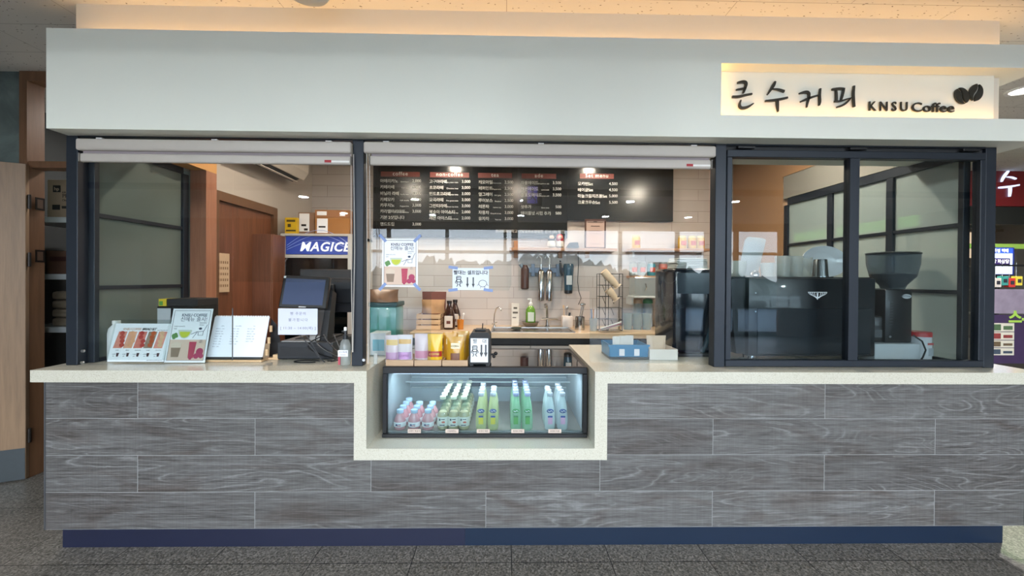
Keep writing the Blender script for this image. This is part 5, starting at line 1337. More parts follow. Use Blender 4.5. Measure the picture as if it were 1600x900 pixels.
text([('KNSU 커피 브레드 세트', w / 2 - .01, h - .038, .006, 'RIGHT')] + [(s, -.112 + .056 * k, .066, .0068, 'CENTER') for k, s in enumerate(('모카번', '베이글', '마늘치즈볼', '치즈볼', '크로크무슈'))] + [('4,500원', -.125 + .056 * k, .045, .006, 'CENTER') for k in range(5)] + [('세트', -.125 + .056 * k, .034, .006, 'CENTER') for k in range(5)] + [('음료 변경시 추가금액이 있습니다', w / 2 - .01, .012, .006, 'RIGHT')], 'small_lettering', M('#6a6a70', .6), t, -.001, .0005)
for k in range(5):
    x0 = -w / 2 + .014 + k * .055
    MB().prism([(x0, .078), (x0 + .048, .078), (x0 + .06, h - .045), (x0 + .014, h - .045)], -.0008, -.0003).build('food_picture', M(['#d98a78', '#e0a488', '#d67a6c', '#9a8272', '#de9080'][k], .5, var=.35, scale=45), t)
    mb = MB(); rr = random.Random(k)
    for j in range(4): mb.ball((x0 + .02 + .018 * rr.random() + .01, -.0014, .095 + .022 * j), .014, .001, .012, 12, 6)
    mb.build('bread_picture', M(['#b23f33', '#e0a27a', '#b83a36', '#b5542a', '#d9b08a'][k], .5, var=.3, scale=90), t)
    MB().prism([(x0 + .028, .032), (x0 + .038, .032), (x0 + .041, .052), (x0 + .026, .052)], -.0008, -.0003).build('cup_picture', M('#4a2630', .5), t)
# portrait poster stand
t, x_, y_ = tilted('poster_holder', 'upright acrylic stand with the new drinks poster on the left counter', 'poster stand', 288, 566.5, .21, .3, .22)
w, h = .222, .305
MB().box(-w / 2 - .008, w / 2 + .008, -.0055, -.0035, -.002, h + .016).build('front_acrylic', ACR, t)
MB().box(-w / 2 - .008, w / 2 + .008, .0035, .0055, .004, h + .016).build('back_acrylic', ACR, t)
MB().box(-w / 2 - .008, w / 2 + .008, -.002, .1, 0, .002).xf(Matrix.Rotation(.22, 4, 'X')).build('foot_acrylic', ACR, t)
poster_art(t, w, h - .006, .0)
# flip menu on a wooden easel
t, x_, y_ = tilted('flip_menu', 'white spiral bound menu pad resting on a small pine easel', 'menu pad', 366, 564, .3, .24, .3)
t.location.z = ZC + .026
w, h = .312, .232
MB().box(-w / 2, w / 2, 0, .006, 0, h).build('page', M('#eaf0fa', .6, var=.01), t)
MB().box(-w / 2 + .002, w / 2 - .002, -.004, .016, -.012, .0).build('black_edge', BLACK, t)
mb = MB()
for k in range(22): mb.box(-w / 2 + .006 + k * .014, -w / 2 + .014 + k * .014, -.001, .008, h, h + .006)
mb.build('spiral_tabs', M('#e8e8ea', .5), t)
it = []
for c in range(3):
    it.append((['coffee', 'non-coffee', 'tea'][c], -.1 + .09 * c, h - .055, .008, 'CENTER'))
    for r in range(8 - c): it.append((['아메리카노', '카페라떼', '바닐라라떼', '카페모카', '카푸치노', '마키아또', '핸드드립', '에이드'][(r + 3 * c) % 8] + '   3,000', -.135 + .09 * c, h - .072 - .0145 * r, .0062, 'LEFT'))
text(it, 'lettering', M('#8f97a8', .6), t, -.0006, .0005)
e = thing('wooden_easel', 'small pine easel with black back board under the flip menu', 'easel', (x_, t.location.y, ZC + .0005))
MB().box(-w / 2 - .004, w / 2 + .004, -.016, .03, 0, .012, .002).box(w / 2 - .012, w / 2 + .004, .03, .17, 0, .012, .002).box(-w / 2 - .004, -w / 2 + .012, .03, .17, 0, .012, .002).build('base', PINE, e)
mb = MB()
for k in range(3): mb.box(w / 2 + .004, w / 2 + .018, .022 + .02 * k, .03 + .02 * k, .03 + .065 * k, .066 + .065 * k, .001)
mb.build('hinge_block', PINE, e)
mb = MB(); mb.prism([(w / 2 - .01 - .0, .01), (w / 2 + .05, .01), (w / 2 + .055, .1), (w / 2 + .03, .2), (w / 2 - .0, .235)], .085, .09); mb.build('back_board', BLACK, e)
MB().box(w / 2 - .0, w / 2 + .06, .05, .15, 0.0, .012, .002).box(w/2 + .03, w / 2 + .06, .05, .15, .012, .03, .002).build('side_foot', PINE, e)

# jugs, boxes behind the stands
x_, y_ = atz(190, 563, ZC + .001); x_, y_ = X(182, 2.345, 520), 2.345
t = thing('white_jug', 'white plastic jug behind the bread set stand', 'jug', (x_, y_, ZC + .001))
MB().lathe([(.036, 0), (.039, .01), (.039, .15), (.034, .18), (.018, .2), (.015, .205)], seg=22).build('jug_body', M('#c9ced0', .4), t, True)
MB().lathe([(.018, .205), (.019, .207), (.019, .223), (.016, .225)], seg=16).build('cap', M('#dfe2e2', .4), t, True)
Yb = 2.52
a, b = X(245, Yb, 490), X(302, Yb, 490)
t = thing('black_organiser', 'black counter organiser box with a white front panel behind the stands', 'box', ((a + b) / 2, Yb, ZC + .001))
w_ = (b - a) / 2; hh = Z(479, Yb, 270) - ZC
MB().box(-w_, w_, 0, .22, 0, hh, .003, 1).build('case', BLACK, t)
MB().box(-w_ + .005, -w_ + .085, -.002, 0, .1, hh - .012).build('front_card', M('#a9afb4', .5), t)
t2 = thing('black_case', 'flat black case lying on the counter organiser box', 'case', ((a + b) / 2 + .04, Yb + .01, ZC + .002 + hh))
MB().box(-w_ + .01, w_ - .02, 0, .18, 0, .045, .003, 1).build('case', BLACKM, t2)
t2 = thing('yellow_carton', 'tiny yellow and green carton on the counter organiser box', 'carton', (a + .028, Yb + .01, ZC + .002 + hh))
MB().box(-.026, .02, 0, .1, 0, .044, .001, 1).build('carton_body', M('#c8b02c', .5), t2)
MB().box(-.022, .0, -.001, 0, .004, .03).build('print', M('#4f8a3c', .5), t2)

# till ---------------------------------------------------------------------
x0, y0 = atz(431, 563, ZC); 
Yp_ = 2.36
a, b = X(433, Yp_, 550), X(520, Yp_, 550)
t = thing('cash_drawer', 'low black cash drawer box under the till', 'cash drawer', ((a + b) / 2, Yp_, ZC + .006))
w_ = (b - a) / 2; hh = Z(535, Yp_, 480) - ZC - .006
MB().box(-w_, w_, 0, .36, 0, hh, .006, 2).build('drawer_case', M('#23262c', .45), t)
MB().box(-w_ + .02, w_ - .05, -.003, 0, .02, hh - .03).build('drawer_front', M('#1d2025', .4), t)
for sx_ in (-1, 1): MB().box(sx_ * (w_ - .03) - .015, sx_ * (w_ - .03) + .015, .02, .05, -.005, .001).build('foot', BLACK, t)
dz_ = ZC + .006 + hh + .0005
Ym = 2.40
t = thing('pos_terminal', 'black touch screen till tilted on a silver stand', 'till', (X(472, Ym, 500), Ym, dz_))
sw, sh_ = .132, .2
zm = Z(481, Ym, 470) - dz_
hh2 = Z(431, Ym, 470) - dz_
R_ = Matrix.Translation((0, 0, zm)) @ Matrix.Rotation(-.3, 4, 'X') @ Matrix.Rotation(.12, 4, 'Z')
HS = (hh2 - zm) / math.cos(.3)
mb = MB().box(-sw, sw, 0, .035, 0, HS, .006); mb.xf(R_); mb.build('bezel', BLACK, t)
mb = MB().box(-sw + .018, sw - .022, -.0015, 0, .018, HS - .02); mb.xf(R_); mb.build('screen', M('#46506a', .08, var=.03, emit=.05), t)
mb = MB().box(-sw + .004, -sw + .016, -.0015, 0, HS - .018, HS - .006).box(-.02, .02, -.001, 0, .003, .008); mb.xf(R_); mb.build('sticker', M('#d8d8d8', .5), t)
mb = MB().prism([(.0, .0), (.04, .0), (.13, zm + .05), (.1, zm + .06)], .04, .1, 'YZ'); mb.build('stand', STEEL, t)
mb = MB().prism([(.02, .0), (.1, .0), (.16, zm + .08), (.1, zm + .1)], .1, .135, 'YZ').box(-.05, .14, .02, .25, 0.0, .012); mb.build('stand_cover', BLACKM, t)
MB().box(-.1, .1, -.04, .2, 0, .008, .003).build('stand_base', M('#9a9c9e', .35, .6), t)
n_ = thing('handwritten_notice', 'white handwritten paper notice taped below the till screen', 'notice', (X(466, Ym - .02, 500), Ym - .022, Z(523, Ym - .02, 466)))
hn = Z(482, Ym - .02, 466) - Z(523, Ym - .02, 466)
MB().box(-.115, .112, 0, .0012, 0, hn).build('sheet', M('#d5daec', .6, var=.01), n_)
text([('빵 주문이', -.0, hn * .8, .02, 'CENTER', 1.3), ('불가합니다', 0, hn * .56, .02, 'CENTER', 1.5), ('[ 11:30 ~ 14:00(예) ]', 0, hn * .25, .02, 'CENTER', 1.2)], 'handwriting', M('#7b7f94', .6), n_, -.0006, .0005)
# customer monitor seen from behind
Ymo = 2.80
a, b = X(468, Ymo, 450), X(556, Ymo, 450)
zb_, zt2 = Z(488, Ymo, 510), Z(421, Ymo, 510)
t = thing('monitor', 'black monitor seen from behind beside the corner post of the till', 'monitor', ((a + b) / 2, Ymo, ZC + .001))
w_ = (b - a) / 2
R_ = Matrix.Identity(4)
MB().box(-w_, w_, 0, .02, zb_ - ZC, zt2 - ZC, .006).box(-w_ + .05, w_ - .02, -.02, 0, zb_ - ZC + .06, zt2 - ZC - .06, .01).build('rear_shell', M('#1d2027', .45), t)
MB().box(-.06, .06, -.05, -.02, .14, zt2 - ZC - .1, .008).box(-.04, .04, -.05, .02, .01, .2, .006).build('arm', BLACKM, t)
MB().box(-.11, .11, -.07, .1, 0, .012, .004).build('stand_base', BLACKM, t)
MB().cyl((-.13, -.03, zt2 - ZC - .13), (-.02, -.03, zt2 - ZC - .13), .006).build('hinge_rod', CHROME, t)
# cables
rr = random.Random(5)
for k, lab in enumerate(('thick black cable looping on the counter beside the sanitiser', 'thin black cable hanging down the till stand')):
    t = thing('power_cable', lab, 'cable', (X(500, 2.33 - .02 * k, 550), 2.33 - .02 * k, ZC + .001))
    mb = MB()
    for j in range(4 if k == 0 else 2):
        P = []
        for i in range(14):
            u = i / 13
            xx = (.03 + .02 * j - .1 * math.sin(PI * u * 1.3 + j) * (1 - .2 * j)) if k == 0 else (-.1 + .12 * u + .02 * j)
            P.append((xx, -.02 + .05 * math.sin(2.5 * u + j) * .6, max(.004, .15 * (1 - u) ** (1.2 + .3 * j) + (.004 if u > .8 else .0)) + .002 * j))
        mb.tube(P, .0032, 6)
    if k == 0:
        P = [(-.06 + .07 * math.cos(a), -.03 + .03 * math.sin(a), .005) for a in [i * 2 * PI / 20 for i in range(19)]]
        mb.tube(P, .0032, 6)
    mb.build('cable_run', BLACK if k == 0 else M('#3a3c40', .5), t, True)
# sanitiser bottle
x_, y_ = atz(536, 572, ZC); t = thing('sanitiser_bottle', 'clear pump sanitiser bottle with a white label beside the post', 'bottle', (x_, y_ + .03, ZC + .001))
MB().lathe([(.026, 0), (.03, .006), (.03, .105), (.022, .13), (.012, .142)], seg=22, cap=False).build('bottle_body', HAZE('pet_plastic', '#e3ebef', .7), t, True)
MB().lathe([(.025, .004), (.028, .008), (.028, .1), (.0, .1)], seg=18, cap=False).build('gel_fill', HAZE('gel', '#dbe5ec', .8), t, True)
MB().lathe([(.013, .138), (.014, .162), (.007, .164), (.006, .18)], seg=14).box(-.02, .006, -.005, .005, .178, .188, .002).build('pump', M('#26282b', .35), t, True)
MB().lathe([(.008, .188), (.008, .205), (.002, .207)], seg=12).build('nozzle', M('#e2e2e2', .4), t, True)
MB().box(-.028, .026, -.0315, -.026, .05, .085, .001).build('label_sheet', M('#e3e4ea', .5), t)
text([('손소독제', .0, .074, .012, 'CENTER'), ('Sanitizer', 0, .06, .009, 'CENTER')], 'lettering', M('#2a3a66', .6), t, -.0322, .0004)
MB().box(-.026, -.016, -.0315, -.022, .006, .048).build('red_print', M('#b04a5a', .5), t)

# taped poster and notice on the left shield
Yt_ = YSD - .003
BT = M('#7d93c4', .5)
def taped(name, label, cat, px0, px1, py0, py1, art):
    a, b = at(px0, py1, Yt_), at(px1, py0, Yt_)
    t = thing(name, label, cat, ((a[0] + b[0]) / 2, Yt_, a[1])); w, h = b[0] - a[0], b[1] - a[1]
    art(t, w, h)
    for sx_, sz_, r in ((-1, 0, .8), (1, 0, -.8), (-1, 1, -.8), (1, 1, .8)):
        mb = MB().box(-.026, .026, -.0022, -.0014, -.008, .008)
        if name == 'taped_notice': r *= .15
        mb.xf(Matrix.Translation((sx_ * w / 2 * .97, 0, sz_ * h + (.002 if sz_ else .0))) @ Matrix.Rotation(-r if sz_ else -r, 4, 'Y'))
        mb.build('tape_piece', BT, t)
    return t
taped('taped_poster', 'new drinks poster taped with blue tape inside the left clear shield', 'poster', 597, 653, 373, 448, lambda t, w, h: poster_art(t, w, h, 0))
def art2(t, w, h):
    MB().box(-w / 2, w / 2, 0, .0012, 0, h).build('sheet', M('#dde6f2', .6, var=0), t)
    text([('빨대는 셀프입니다', 0, h * .78, h * .21, 'CENTER', .95, .0005)], 'lettering', INK, t, -.0008, .0005)
    mb = MB(); cupman(mb, -w * .33, h * .33, h * .3, -.0005)
    mb.build('cup_drawing', INK, t)
    mb = MB(); P = [(w * .33 + .055 * w * 2 * math.cos(a), -.0005, h * .3 + .15 * h * math.sin(a)) for a in [i * PI / 9 for i in range(19)]]; mb.tube(P, .0012, 4)
    for s_ in (-1, 1): mb.tube([(w * .33 + s_ * .1 * w, -.0005, h * .3), (w * .33 + s_ * .15 * w, -.0005, h * .2)], .001, 4).tube([(w * .33 + s_ * .04 * w, -.0005, h * .17), (w * .33 + s_ * .07 * w, -.0005, h * .08)], .001, 4)
    mb.build('bread_drawing', INK, t)
    mb = MB(); arrow(mb, -w * .09, h * .34, h * .48, w * .08, -.0006); arrow(mb, w * .07, h * .34, h * .48, w * .08, -.0006); mb.build('arrow', M('#3a3f47', .6), t)
taped('taped_notice', 'white straw notice with two arrows taped on the left clear shield', 'notice', 707, 764, 419, 453, art2)

# ================================================================ right side of the middle opening
Yk_ = 2.42
a, b = X(951, Yk_, 550), X(1014, Yk_, 550)
t = thing('blue_basket', 'blue plastic basket on the counter right of the display case', 'basket', ((a + b) / 2, Yk_, ZC + .0005))
w_ = (b - a) / 2; hh = Z(539, Yk_, 985) - ZC
BL = M('#1f6c96', .35)
mb = MB().prism([(-w_ + .01, .014), (w_ - .01, .014), (w_, hh), (-w_, hh)], 0, .006).prism([(-w_ + .01, .014), (w_ - .01, .014), (w_, hh), (-w_, hh)], .19, .196)
mb.box(-w_ + .004, -w_ + .01, .006, .19, .014, hh).box(w_ - .01, w_ - .004, .006, .19, .014, hh).box(-w_ + .012, w_ - .012, .006, .19, .014, .02).box(-w_ - .004, w_ + .004, -.004, 0, hh - .01, hh)
mb.build('basket_body', BL, t)
MB().box(-w_ + .004, w_ + .004, -.01, .2, 0, .014, .003).build('base_tray', BLACK, t)
for x2 in (-.04, .05): MB().box(x2 - .018, x2 + .014, -.0025, -.0005, .02, hh - .025, .001).build('paper_slip', M('#cfcfd4', .6), t)
for k in range(3):
    t3 = thing('folded_receipt', ['left', 'middle', 'right'][k] + ' pale paper slip standing in the blue basket', 'paper slip', (t.location.x - .06 + .05 * k, Yk_ + .06 + .03 * k, ZC + .022))
    MB().grid(lambda u, v, k=k: ((u - .5) * .045, .008 * math.sin(3 * u + k), v * (hh + .02)), 6, 2).build('slip_sheet', M('#d9d3cc', .7), t3)
a, b = X(1015, 2.40, 555), X(1059, 2.40, 555)
t = thing('white_tray', 'white open plastic box beside the blue basket', 'box', ((a + b) / 2, 2.40, ZC + .0005))
w_ = (b - a) / 2; hh = Z(546, 2.40, 1036) - ZC; WP = M('#d3cdc6', .4)
MB().box(-w_, w_, 0, .005, 0, hh).box(-w_, w_, .17, .175, 0, hh).box(-w_, -w_ + .005, .005, .17, 0, hh).box(w_ - .005, w_, .005, .17, 0, hh).box(-w_ + .005, w_ - .005, .005, .17, 0, .005).build('box_body', WP, t)
mb = MB().bag(.12, .13, .05, seed=9); t3 = thing('paper_bag', 'crumpled beige paper bag lying in the white open box', 'bag', (t.location.x - .02, 2.47, ZC + .007)); mb.build('bag_body', M('#cdb7a2', .8, var=.1), t3, True)
# dark dispenser at the right
Yd2 = 2.52
a, b = X(1053, Yd2, 500), X(1118, Yd2, 500)
t = thing('ice_dispenser', 'dark blue-black glossy dispenser machine beside the corner post', 'machine', ((a + b) / 2, Yd2, ZC + .0005))
w_ = (b - a) / 2; hh = Z(419, Yd2, 1085) - ZC
DK = M('#141d27', .18, var=.03, coat=.4)
mb = MB(); mb.prism([(.0, .02), (.05, .02), (.06, hh), (.0, hh)][::1], -w_, w_, 'YZ') if False else None
mb.bm.free()
MB().box(-w_, w_, .0, .34, .02, hh, .025, 3).build('housing', DK, t, True)
MB().tube([(w_ - .03 - .06 * (i / 10) ** 2, -.012 - .03 * math.sin(PI * i / 10), .03 + (hh - .2) * (1 - i / 10)) for i in range(11)], .014, 8).build('handle', M('#2c4450', .15, coat=.5), t, True)
MB().box(-w_ + .02, w_ - .03, -.002, .004, hh - .16, hh - .03, .001).build('control_panel', M('#3c4750', .15), t)
MB().box(-w_ - .01, w_ + .0, -.02, .34, 0, .02, .004).build('base', BLACK, t)
t3 = thing('cup_lid_stack', 'stack of white lids and napkins on the dark dispenser', 'lids', (t.location.x + .0, Yd2 + .04, ZC + .001 + hh))
for k in range(6): MB().box(-.1 + .004 * (k % 3), .1 - .005 * (k % 2), .0, .15, .011 * k, .011 * k + .009, .002, 1).build('napkin_layer', M('#c9cbc6', .6), t3)
# teal storage box left behind shield
a, b = X(577, 2.75, 500), X(619, 2.75, 500)
t = thing('storage_box', 'teal green plastic storage box behind the left shield', 'box', ((a + b) / 2, 2.75, ZC + .0005))
w_ = (b - a) / 2; z0b = Z(523, 2.75, 598) - ZC; z1b = Z(475, 2.75, 598) - ZC
MB().box(-w_, w_, 0, .2, .06, z1b - .02, .01).build('box_body', M('#4c8a80', .3, coat=.3), t, True)
MB().box(-w_ - .006, w_ + .006, -.006, .206, z1b - .02, z1b + .012, .006).build('lid', M('#2f4f52', .4), t, True)
MB().box(-w_ - .0, w_ + .0, 0, .2, 0, .058, .004).build('base_unit', M('#b9b7b8', .4), t)
t = thing('food_container', 'clear and brown wrapped bread pack on the teal storage box', 'bread pack', ((a + b) / 2, 2.77, ZC + .0135 + z1b))
MB().bag(.2, .085, .12, seed=5).build('wrap', M('#8f6a52', .4, var=.35, scale=22), t, True)
t = thing('straw_cup', 'clear plastic box of wipes at the left end beside the trays', 'box', (X(590, 2.5, 540), 2.5, ZC + .0005))
MB().box(-.05, .05, 0, .12, 0, .14, .006).build('box_body', M('#c3ccd2', .3), t); MB().box(-.03, .04, -.002, 0, .03, .1, .001).build('label_sheet', M('#6aa9be', .5), t)

# ================================================================ coffee machine behind the right window
Yc_ = 2.37
a, b = X(1146, Yc_, 500), X(1368, Yc_, 500)
z0m, z1m = Z(557, Yc_, 1260) - ZC, Z(434.5, Yc_, 1260) - ZC
t = thing('espresso_machine', 'large black espresso machine seen from behind with silver wing emblem', 'espresso machine', ((a + b) / 2, Yc_, ZC + .0005))
w_ = (b - a) / 2
MB().box(-w_ + .09, w_, .0, .42, z0m, z1m, .008, 2).build('rear_panel', M('#20252b', .28, var=.03, coat=.3), t, True)
zs_ = Z(481, Yc_, 1260) - ZC
MB().box(-w_ + .14, w_ - .03, -.004, .0, z0m + .012, zs_ - .004, .002, 1).build('lower_cover', M('#252b31', .25, var=.03, coat=.3), t)
MB().lathe([(.17, 0), (.17, .09)], (0, 0, 0), 8).bm.free()
mb = MB(); mb.prism([(-w_, z1m - .02), (-w_ + .01, z1m - .005), (-w_ + .088, z1m - .002), (-w_ + .088, z0m + .01), (-w_ + .035, z0m + .01), (-w_ + .012, (z0m + z1m) / 2 - .02)], .03, .4); mb.build('side_wing', M('#15181c', .3), t)
MB().box(-w_ + .0, w_ - .01, .02, .4, z1m, z1m + .006).build('cup_tray', M('#2b2e32', .3, .5), t)
for x2 in (-w_ + .14, w_ - .08):
    for y2 in (.05, .36): MB().lathe([(.022, 0), (.018, z0m)], (x2, y2, 0), 14).build('foot', CHROME, t, True)
MB().tube([(-.05, -.0, z0m - .01), (.1, -.02, z0m - .02), (.28, -.01, z0m - .025), (.29, -.01, z0m - .01)], .004, 6).tube([(-w_, 0, z0m - .02), (-w_ + .05, -.02, z0m - .005), (-w_ + .06, -.0, z0m + .01)], .004, 6).build('pipe', CHROME, t, True)
# wing emblem
ex, ez = X(1277, Yc_, 458) - t.location.x, Z(458, Yc_, 1277) - ZC
mb = MB()
mb.box(-.056 + ex, .056 + ex, -.0035, -.0005, ez + .003, ez + .0065)
for s_ in (-1, 1):
    for k, (r, q_) in enumerate(((.056, .0), (.044, -.008), (.032, -.016), (.02, -.022))):
        mb.tube([(ex + s_ * r, -.003, ez + .002), (ex + s_ * r * .75, -.003, ez - .01 + q_ * .35), (ex + s_ * r * .3, -.003, ez - .02 + q_ * .5), (ex + s_ * .003, -.003, ez - .026)], .0016, 4)
mb.prism([(ex - .004, ez - .0), (ex + .004, ez), (ex + .003, ez - .034), (ex, ez - .04), (ex - .003, ez - .034)], -.003, -.0008)
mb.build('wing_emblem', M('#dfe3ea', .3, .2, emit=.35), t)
for z_ in (z1m - .09, z1m - .2): MB().lathe([(.004, -.003), (.005, -.001), (.005, 0)], (-w_ + .13, 0, z_), 10, 'Y').build('screw', CHROME, t, True)

# things on the machine
TM = ZC + z1m + .0075
def onm(px, Y): return (X(px, Y, 430), Y, TM)
PL = M('#f6f3f3', .2, coat=.5)
t = thing('serving_plate', 'large oval white plate leaning upright on the coffee machine', 'plate', onm(1289, 2.66))
def plate(mb, rx, rz, cz):
    prof = [(0, .012), (.55, .012), (.6, .009), (.72, .002), (1, -.012), (1.0, -.008), (.72, .008), (.6, .016), (.0, .018)]
    vs = []; seg = 40
    for r, d in prof:
        for k in range(seg):
            a_ = 2 * PI * k / seg; vs.append((rx * r * math.cos(a_), d, cz + rz * r * math.sin(a_)))
    mb._add(vs, [(i * seg + k, i * seg + (k + 1) % seg, (i + 1) * seg + (k + 1) % seg, (i + 1) * seg + k) for i in range(len(prof) - 1) for k in range(seg)])
mb = MB(); sc_ = pxm(2.66); plate(mb, 37 * sc_, 25 * sc_, 25 * sc_ + .001); mb.xf(Matrix.Rotation(-.12, 4, 'X')); bmesh.ops.remove_doubles(mb.bm, verts=mb.bm.verts, dist=1e-5)
mb.build('plate_body', PL, t, True)
def steelcup(px, Y, h, r, lab, flip=True, mat=None):
    t = thing('steel_cup', lab, 'cup', onm(px, Y))
    MB().lathe([(r, 0), (r * .97, .004), (r * .82, h - .006), (r * .78, h), (.001, h)], seg=28, cap=False).build('cup_wall', mat or M('#a9abad', .22, 1., var=.03), t, True)
    MB().lathe([(r * 1.02, 0), (r * 1.02, .005), (r, .006)], seg=28, cap=False).build('rim', CHROME, t, True)
steelcup(1281.5, 2.5, 28 * pxm(2.5), .044, 'brushed steel cup upside down in front of the oval plate')
steelcup(1233, 2.62, 33 * pxm(2.62), .05, 'polished steel cup behind the clear tumblers')
def tumb(px, Y, h, r, lab): tumbler(px, Y, TM, h, r, HAZE('tumbler_%d' % px, '#e3eaec', .72), lab)
tumb(1223, 2.5, 33 * pxm(2.5), .045, 'tall clear tumbler beside the polished steel cup')
tumb(1243, 2.52, 33 * pxm(2.5), .042, 'tall clear tumbler left of the oval plate')
tumb(1198, 2.5, 22 * pxm(2.5), .038, 'short clear tumbler right of the tilted white board')
tumb(1213, 2.58, 23 * pxm(2.5), .036, 'short clear tumbler leaning next to the tall ones')
tumb(1258, 2.6, 32 * pxm(2.5), .04, 'clear tumbler partly in front of the oval plate')
t = thing('shot_glass', 'small steel lidded pot at the left of the machine top', 'pot', onm(1179, 2.46))
MB().lathe([(.022, 0), (.026, .004), (.026, .02), (.016, .034), (.006, .038)], seg=20).build('pot_body', CHROME, t, True)
t = thing('white_board', 'translucent white plastic board leaning on the machine top', 'plastic board', onm(1169, 2.6))
sc_ = pxm(2.6)
mb = MB().prism([(-17 * sc_, 0), (15 * sc_, 2 * sc_), (28 * sc_, 58 * sc_), (24 * sc_, 61 * sc_), (0 * sc_, 63 * sc_), (-5 * sc_, 58 * sc_)], 0, .008); mb.build('board_body', HAZE('milky_plastic', '#d9dcdc', .4), t)
M_ = HAZE('milky_insert', '#d5d6da', .4)
mb = MB().prism([(-15 * sc_, 0.5 * sc_), (13 * sc_, 2 * sc_), (24 * sc_, 52 * sc_), (22 * sc_, 57 * sc_), (0 * sc_, 58 * sc_), (-4 * sc_, 54 * sc_)], .0082, .012); mb.build('paper_insert', M_, t)
t = thing('clear_pitcher', 'clear plastic pitcher at the left corner of the machine top', 'pitcher', onm(1153, 2.56))
MB().lathe([(.04, 0), (.05, .1), (.048, .1), (.038, .004)], seg=22, cap=False).tube([(-.05, 0, .09), (-.075, 0, .07), (-.07, 0, .03), (-.045, 0, .02)], .005, 8).build('pitcher_wall', HAZE('pitcher_plastic', '#cfdada', .6), t, True)

# grinder
Yg = 2.42
zb_box = ZC + .0005
a, b = X(1367, Yg - .04, 550), X(1438, Yg - .04, 550)
t = thing('white_stand_box', 'plain white box raising the coffee grinder', 'box', ((a + b) / 2, Yg - .04, zb_box))
w_ = (b - a) / 2; hb = Z(537.5, Yg - .04, 1400) - ZC
MB().box(-w_, w_, 0, .3, 0, hb, .002, 1).build('box_body', M('#c6c9cc', .5), t)
gx = X(1396, Yg, 480)
t = thing('coffee_grinder', 'tall black coffee grinder with smoky bean hopper on the white box', 'grinder', (gx, Yg, zb_box + hb + .0005))
gz = lambda py: Z(py, Yg, 1396) - t.location.z
s_ = pxm(Yg)
HX = X(1395, Yg + .1, 420) - gx
MB().box(-31 * s_, 31 * s_, .02, .22, .0, gz(495), .01).box(-13 * s_, 31 * s_, .0, .25, 0.0, gz(452), .01).build('housing', M('#16191d', .3, var=.03, coat=.2), t, True)
MB().box(-29 * s_, -14 * s_, .015, .02, gz(528), gz(516)).build('display_plate', M('#5d5f63', .3), t)
MB().lathe([(.006, -.003), (.007, 0)], (-5 * s_, -.0, gz(526)), 14, 'Y').build('button', M('#8b8e92', .3, .6), t)
mb = MB()
for k in range(9): mb.box(-6 * s_, -1 * s_, -.002, .0, gz(508 - 4.4 * k), gz(506.3 - 4.4 * k))
mb.build('vent_slot', M('#3a3e43', .5), t)
SMOK = frosted('smoky_plastic', '#7c8a96', .6, '#c9d2d8')
def sqh(pts, m_, nm):
    mb = MB(); vs = []; seg = 24
    for r, z_ in pts:
        for k in range(seg):
            a_ = 2 * PI * (k + .5) / seg; ca, sa = math.cos(a_), math.sin(a_); n_ = (abs(ca) ** 4 + abs(sa) ** 4) ** -.25
            vs.append((HX + r * 1.03 * ca * n_, .1 + .8 * r * sa * n_, z_))
    mb._add(vs, [(i * seg + k, i * seg + (k + 1) % seg, (i + 1) * seg + (k + 1) % seg, (i + 1) * seg + k) for i in range(len(pts) - 1) for k in range(seg)] + [tuple(range(seg - 1, -1, -1)), tuple(range((len(pts) - 1) * seg, len(pts) * seg))])
    mb.build(nm, m_, t, True)
sqh([(14 * s_, gz(452)), (16 * s_, gz(446)), (27 * s_, gz(432)), (31 * s_, gz(412)), (31.5 * s_, gz(396))], SMOK, 'hopper')
sqh([(12 * s_, gz(450)), (25 * s_, gz(433)), (26.5 * s_, gz(428)), (.01, gz(426))], M('#241710', .6, var=.4, scale=90), 'coffee_beans')
sqh([(32 * s_, gz(396)), (32.5 * s_, gz(394)), (30 * s_, gz(392.5))], BLACK, 'hopper_lid')
MB().lathe([(.026, -.004), (.028, 0)], (0, 0, 0), 24, 'Y').xf(Matrix.Translation((21 * s_, 0, gz(463))) @ Matrix.Diagonal((1, 1, .52, 1))).build('badge', M('#c9ccd0', .3), t)
MB().tube([(18 * s_ - .03, -.0045, gz(463)), (21 * s_ - .008, -.0045, gz(462)), (21 * s_ + .02, -.0045, gz(463.5))], .0016, 4).build('badge_lettering', M('#5c6470', .4), t)
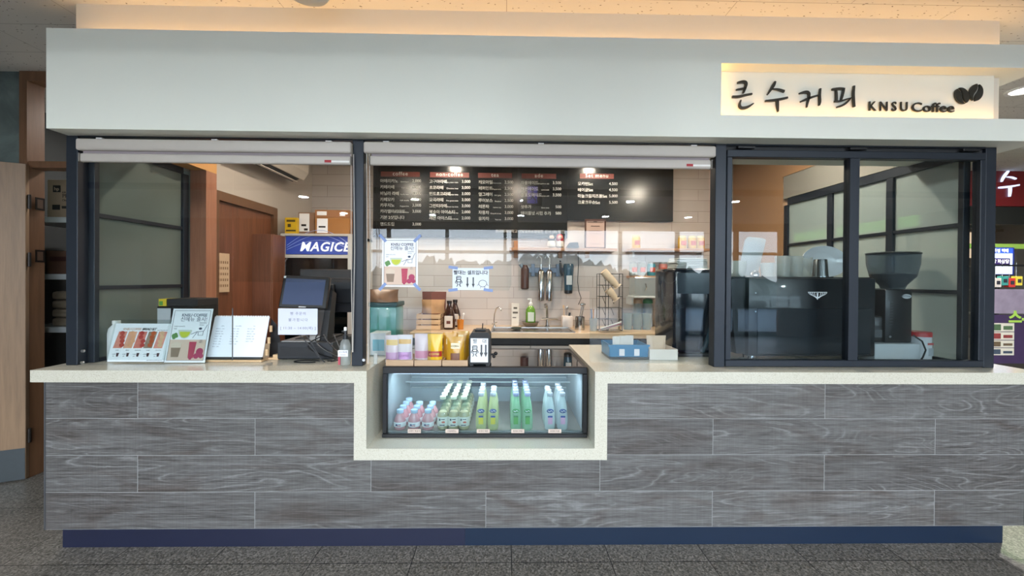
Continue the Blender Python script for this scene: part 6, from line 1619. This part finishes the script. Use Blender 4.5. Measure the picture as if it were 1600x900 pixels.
# red lid canister
xr_ = X(1446, 2.40, 545)
t = thing('white_canister', 'white canister with a red lid right of the white box', 'canister', (xr_, 2.44, ZC + .0005))
r_ = 15 * pxm(2.44); hr = Z(522, 2.44, 1446) - ZC
MB().lathe([(r_, 0), (r_, hr - .012)], seg=28).build('canister_body', M('#cdced2', .45), t, True)
MB().lathe([(r_ * 1.03, hr - .012), (r_ * 1.03, hr + .012), (r_ * .98, hr + .016)], seg=28).build('lid', M('#b7252b', .4), t, True)
MB().box(-.005, .03, -r_ - .001, -r_ + .01, hr * .62, hr * .7).build('red_print', M('#c0504e', .5), t)
MB().box(.0, .03, -r_ - .001, -r_ + .008, hr * .2, hr * .5).build('grey_print', M('#a9adb2', .5), t)
t = thing('power_cable', 'black cable arching over the white box beside the canister', 'cable', (X(1432, 2.35, 540), 2.35, ZC + .001))
MB().tube([at_ for at_ in [(X(1428, 2.375, 524) - t.location.x, .03, Z(524, 2.375, 1428) - t.location.z), (X(1440, 2.365, 533) - t.location.x, .012, Z(533, 2.365, 1440) - t.location.z), (X(1446, 2.36, 547) - t.location.x, .008, Z(547, 2.36, 1446) - t.location.z), (X(1442, 2.35, 560) - t.location.x, 0, .03), (X(1434, 2.35, 566) - t.location.x, -.01, .004), (X(1420, 2.33, 568) - t.location.x, -.02, .004)]], .0045, 8).build('cable_run', BLACK, t, True)

# ---------------------------------------------------------------- printing and trims sit on the part that carries them
CARRY = {'print': ('label_sheet', 'label_band', 'shipping_label', 'certificate', 'carton_body', 'pack_body'), 'red_print': ('label_band', 'label_sheet', 'canister_body'), 'grey_print': ('canister_body',),
         'lettering': ('label_sheet', 'card', 'notice', 'header_panel', 'page', 'sheet', 'lightbox'), 'small_lettering': ('sheet',), 'heading': ('sheet', 'header_band'), 'handwriting': ('sheet',), 'border': ('sheet',),
         'lower_picture': ('sheet',), 'bowl_picture': ('sheet',), 'tea_picture': ('sheet',), 'leaf_picture': ('sheet',), 'latte_picture': ('sheet',), 'foam_picture': ('sheet',), 'ade_picture': ('sheet',),
         'fruit_picture': ('sheet', 'label_band'), 'figure_drawing': ('sheet',), 'food_picture': ('sheet',), 'bread_picture': ('sheet',), 'cup_picture': ('sheet',), 'cup_drawing': ('notice', 'sheet'),
         'bread_drawing': ('sheet',), 'arrow': ('notice', 'sheet'), 'badge_lettering': ('badge',), 'coffee_beans': ('hopper',), 'hopper_lid': ('hopper',), 'swoosh': ('header_panel',), 'date_grid': ('sheet',),
         'eye': ('head',), 'face': ('head',), 'logo': ('carton_body',), 'print_block': ('carton_body',), 'shipping_label': ('carton_body',), 'emblem_lettering': ('shoulder_emblem',), 'spiral_tabs': ('page',),
         'screen': ('bezel',), 'sticker': ('bezel',), 'wing_emblem': ('rear_panel',), 'lower_cover': ('rear_panel',), 'white_label': ('bottom_bar',), 'red_label': ('bottom_bar',), 'end_cap': ('bottom_bar',),
         'nozzle': ('pump',), 'handle': ('door_frame',), 'emblem': ('sheet',), 'picture': ('picture_panel',), 'slot': ('plate',), 'wrap_band': ('bundle_body',)}
stem_ = lambda o: o.name.split('.')[0]
for th in [o for o in bpy.data.objects if o.type == 'EMPTY' and 'category' in o]:
    ks = list(th.children)
    for o in ks:
        for want in CARRY.get(stem_(o), ()):
            q_ = [k for k in ks if stem_(k) == want and k is not o]
            if q_:
                host = q_[0]
                if len(q_) > 1 and want == 'picture_panel':
                    host = min(q_, key=lambda k: abs(sum(v.co.z for v in k.data.vertices) / len(k.data.vertices) - sum(v.co.z for v in o.data.vertices) / len(o.data.vertices)))
                if host.parent == th: o.parent = host
                break
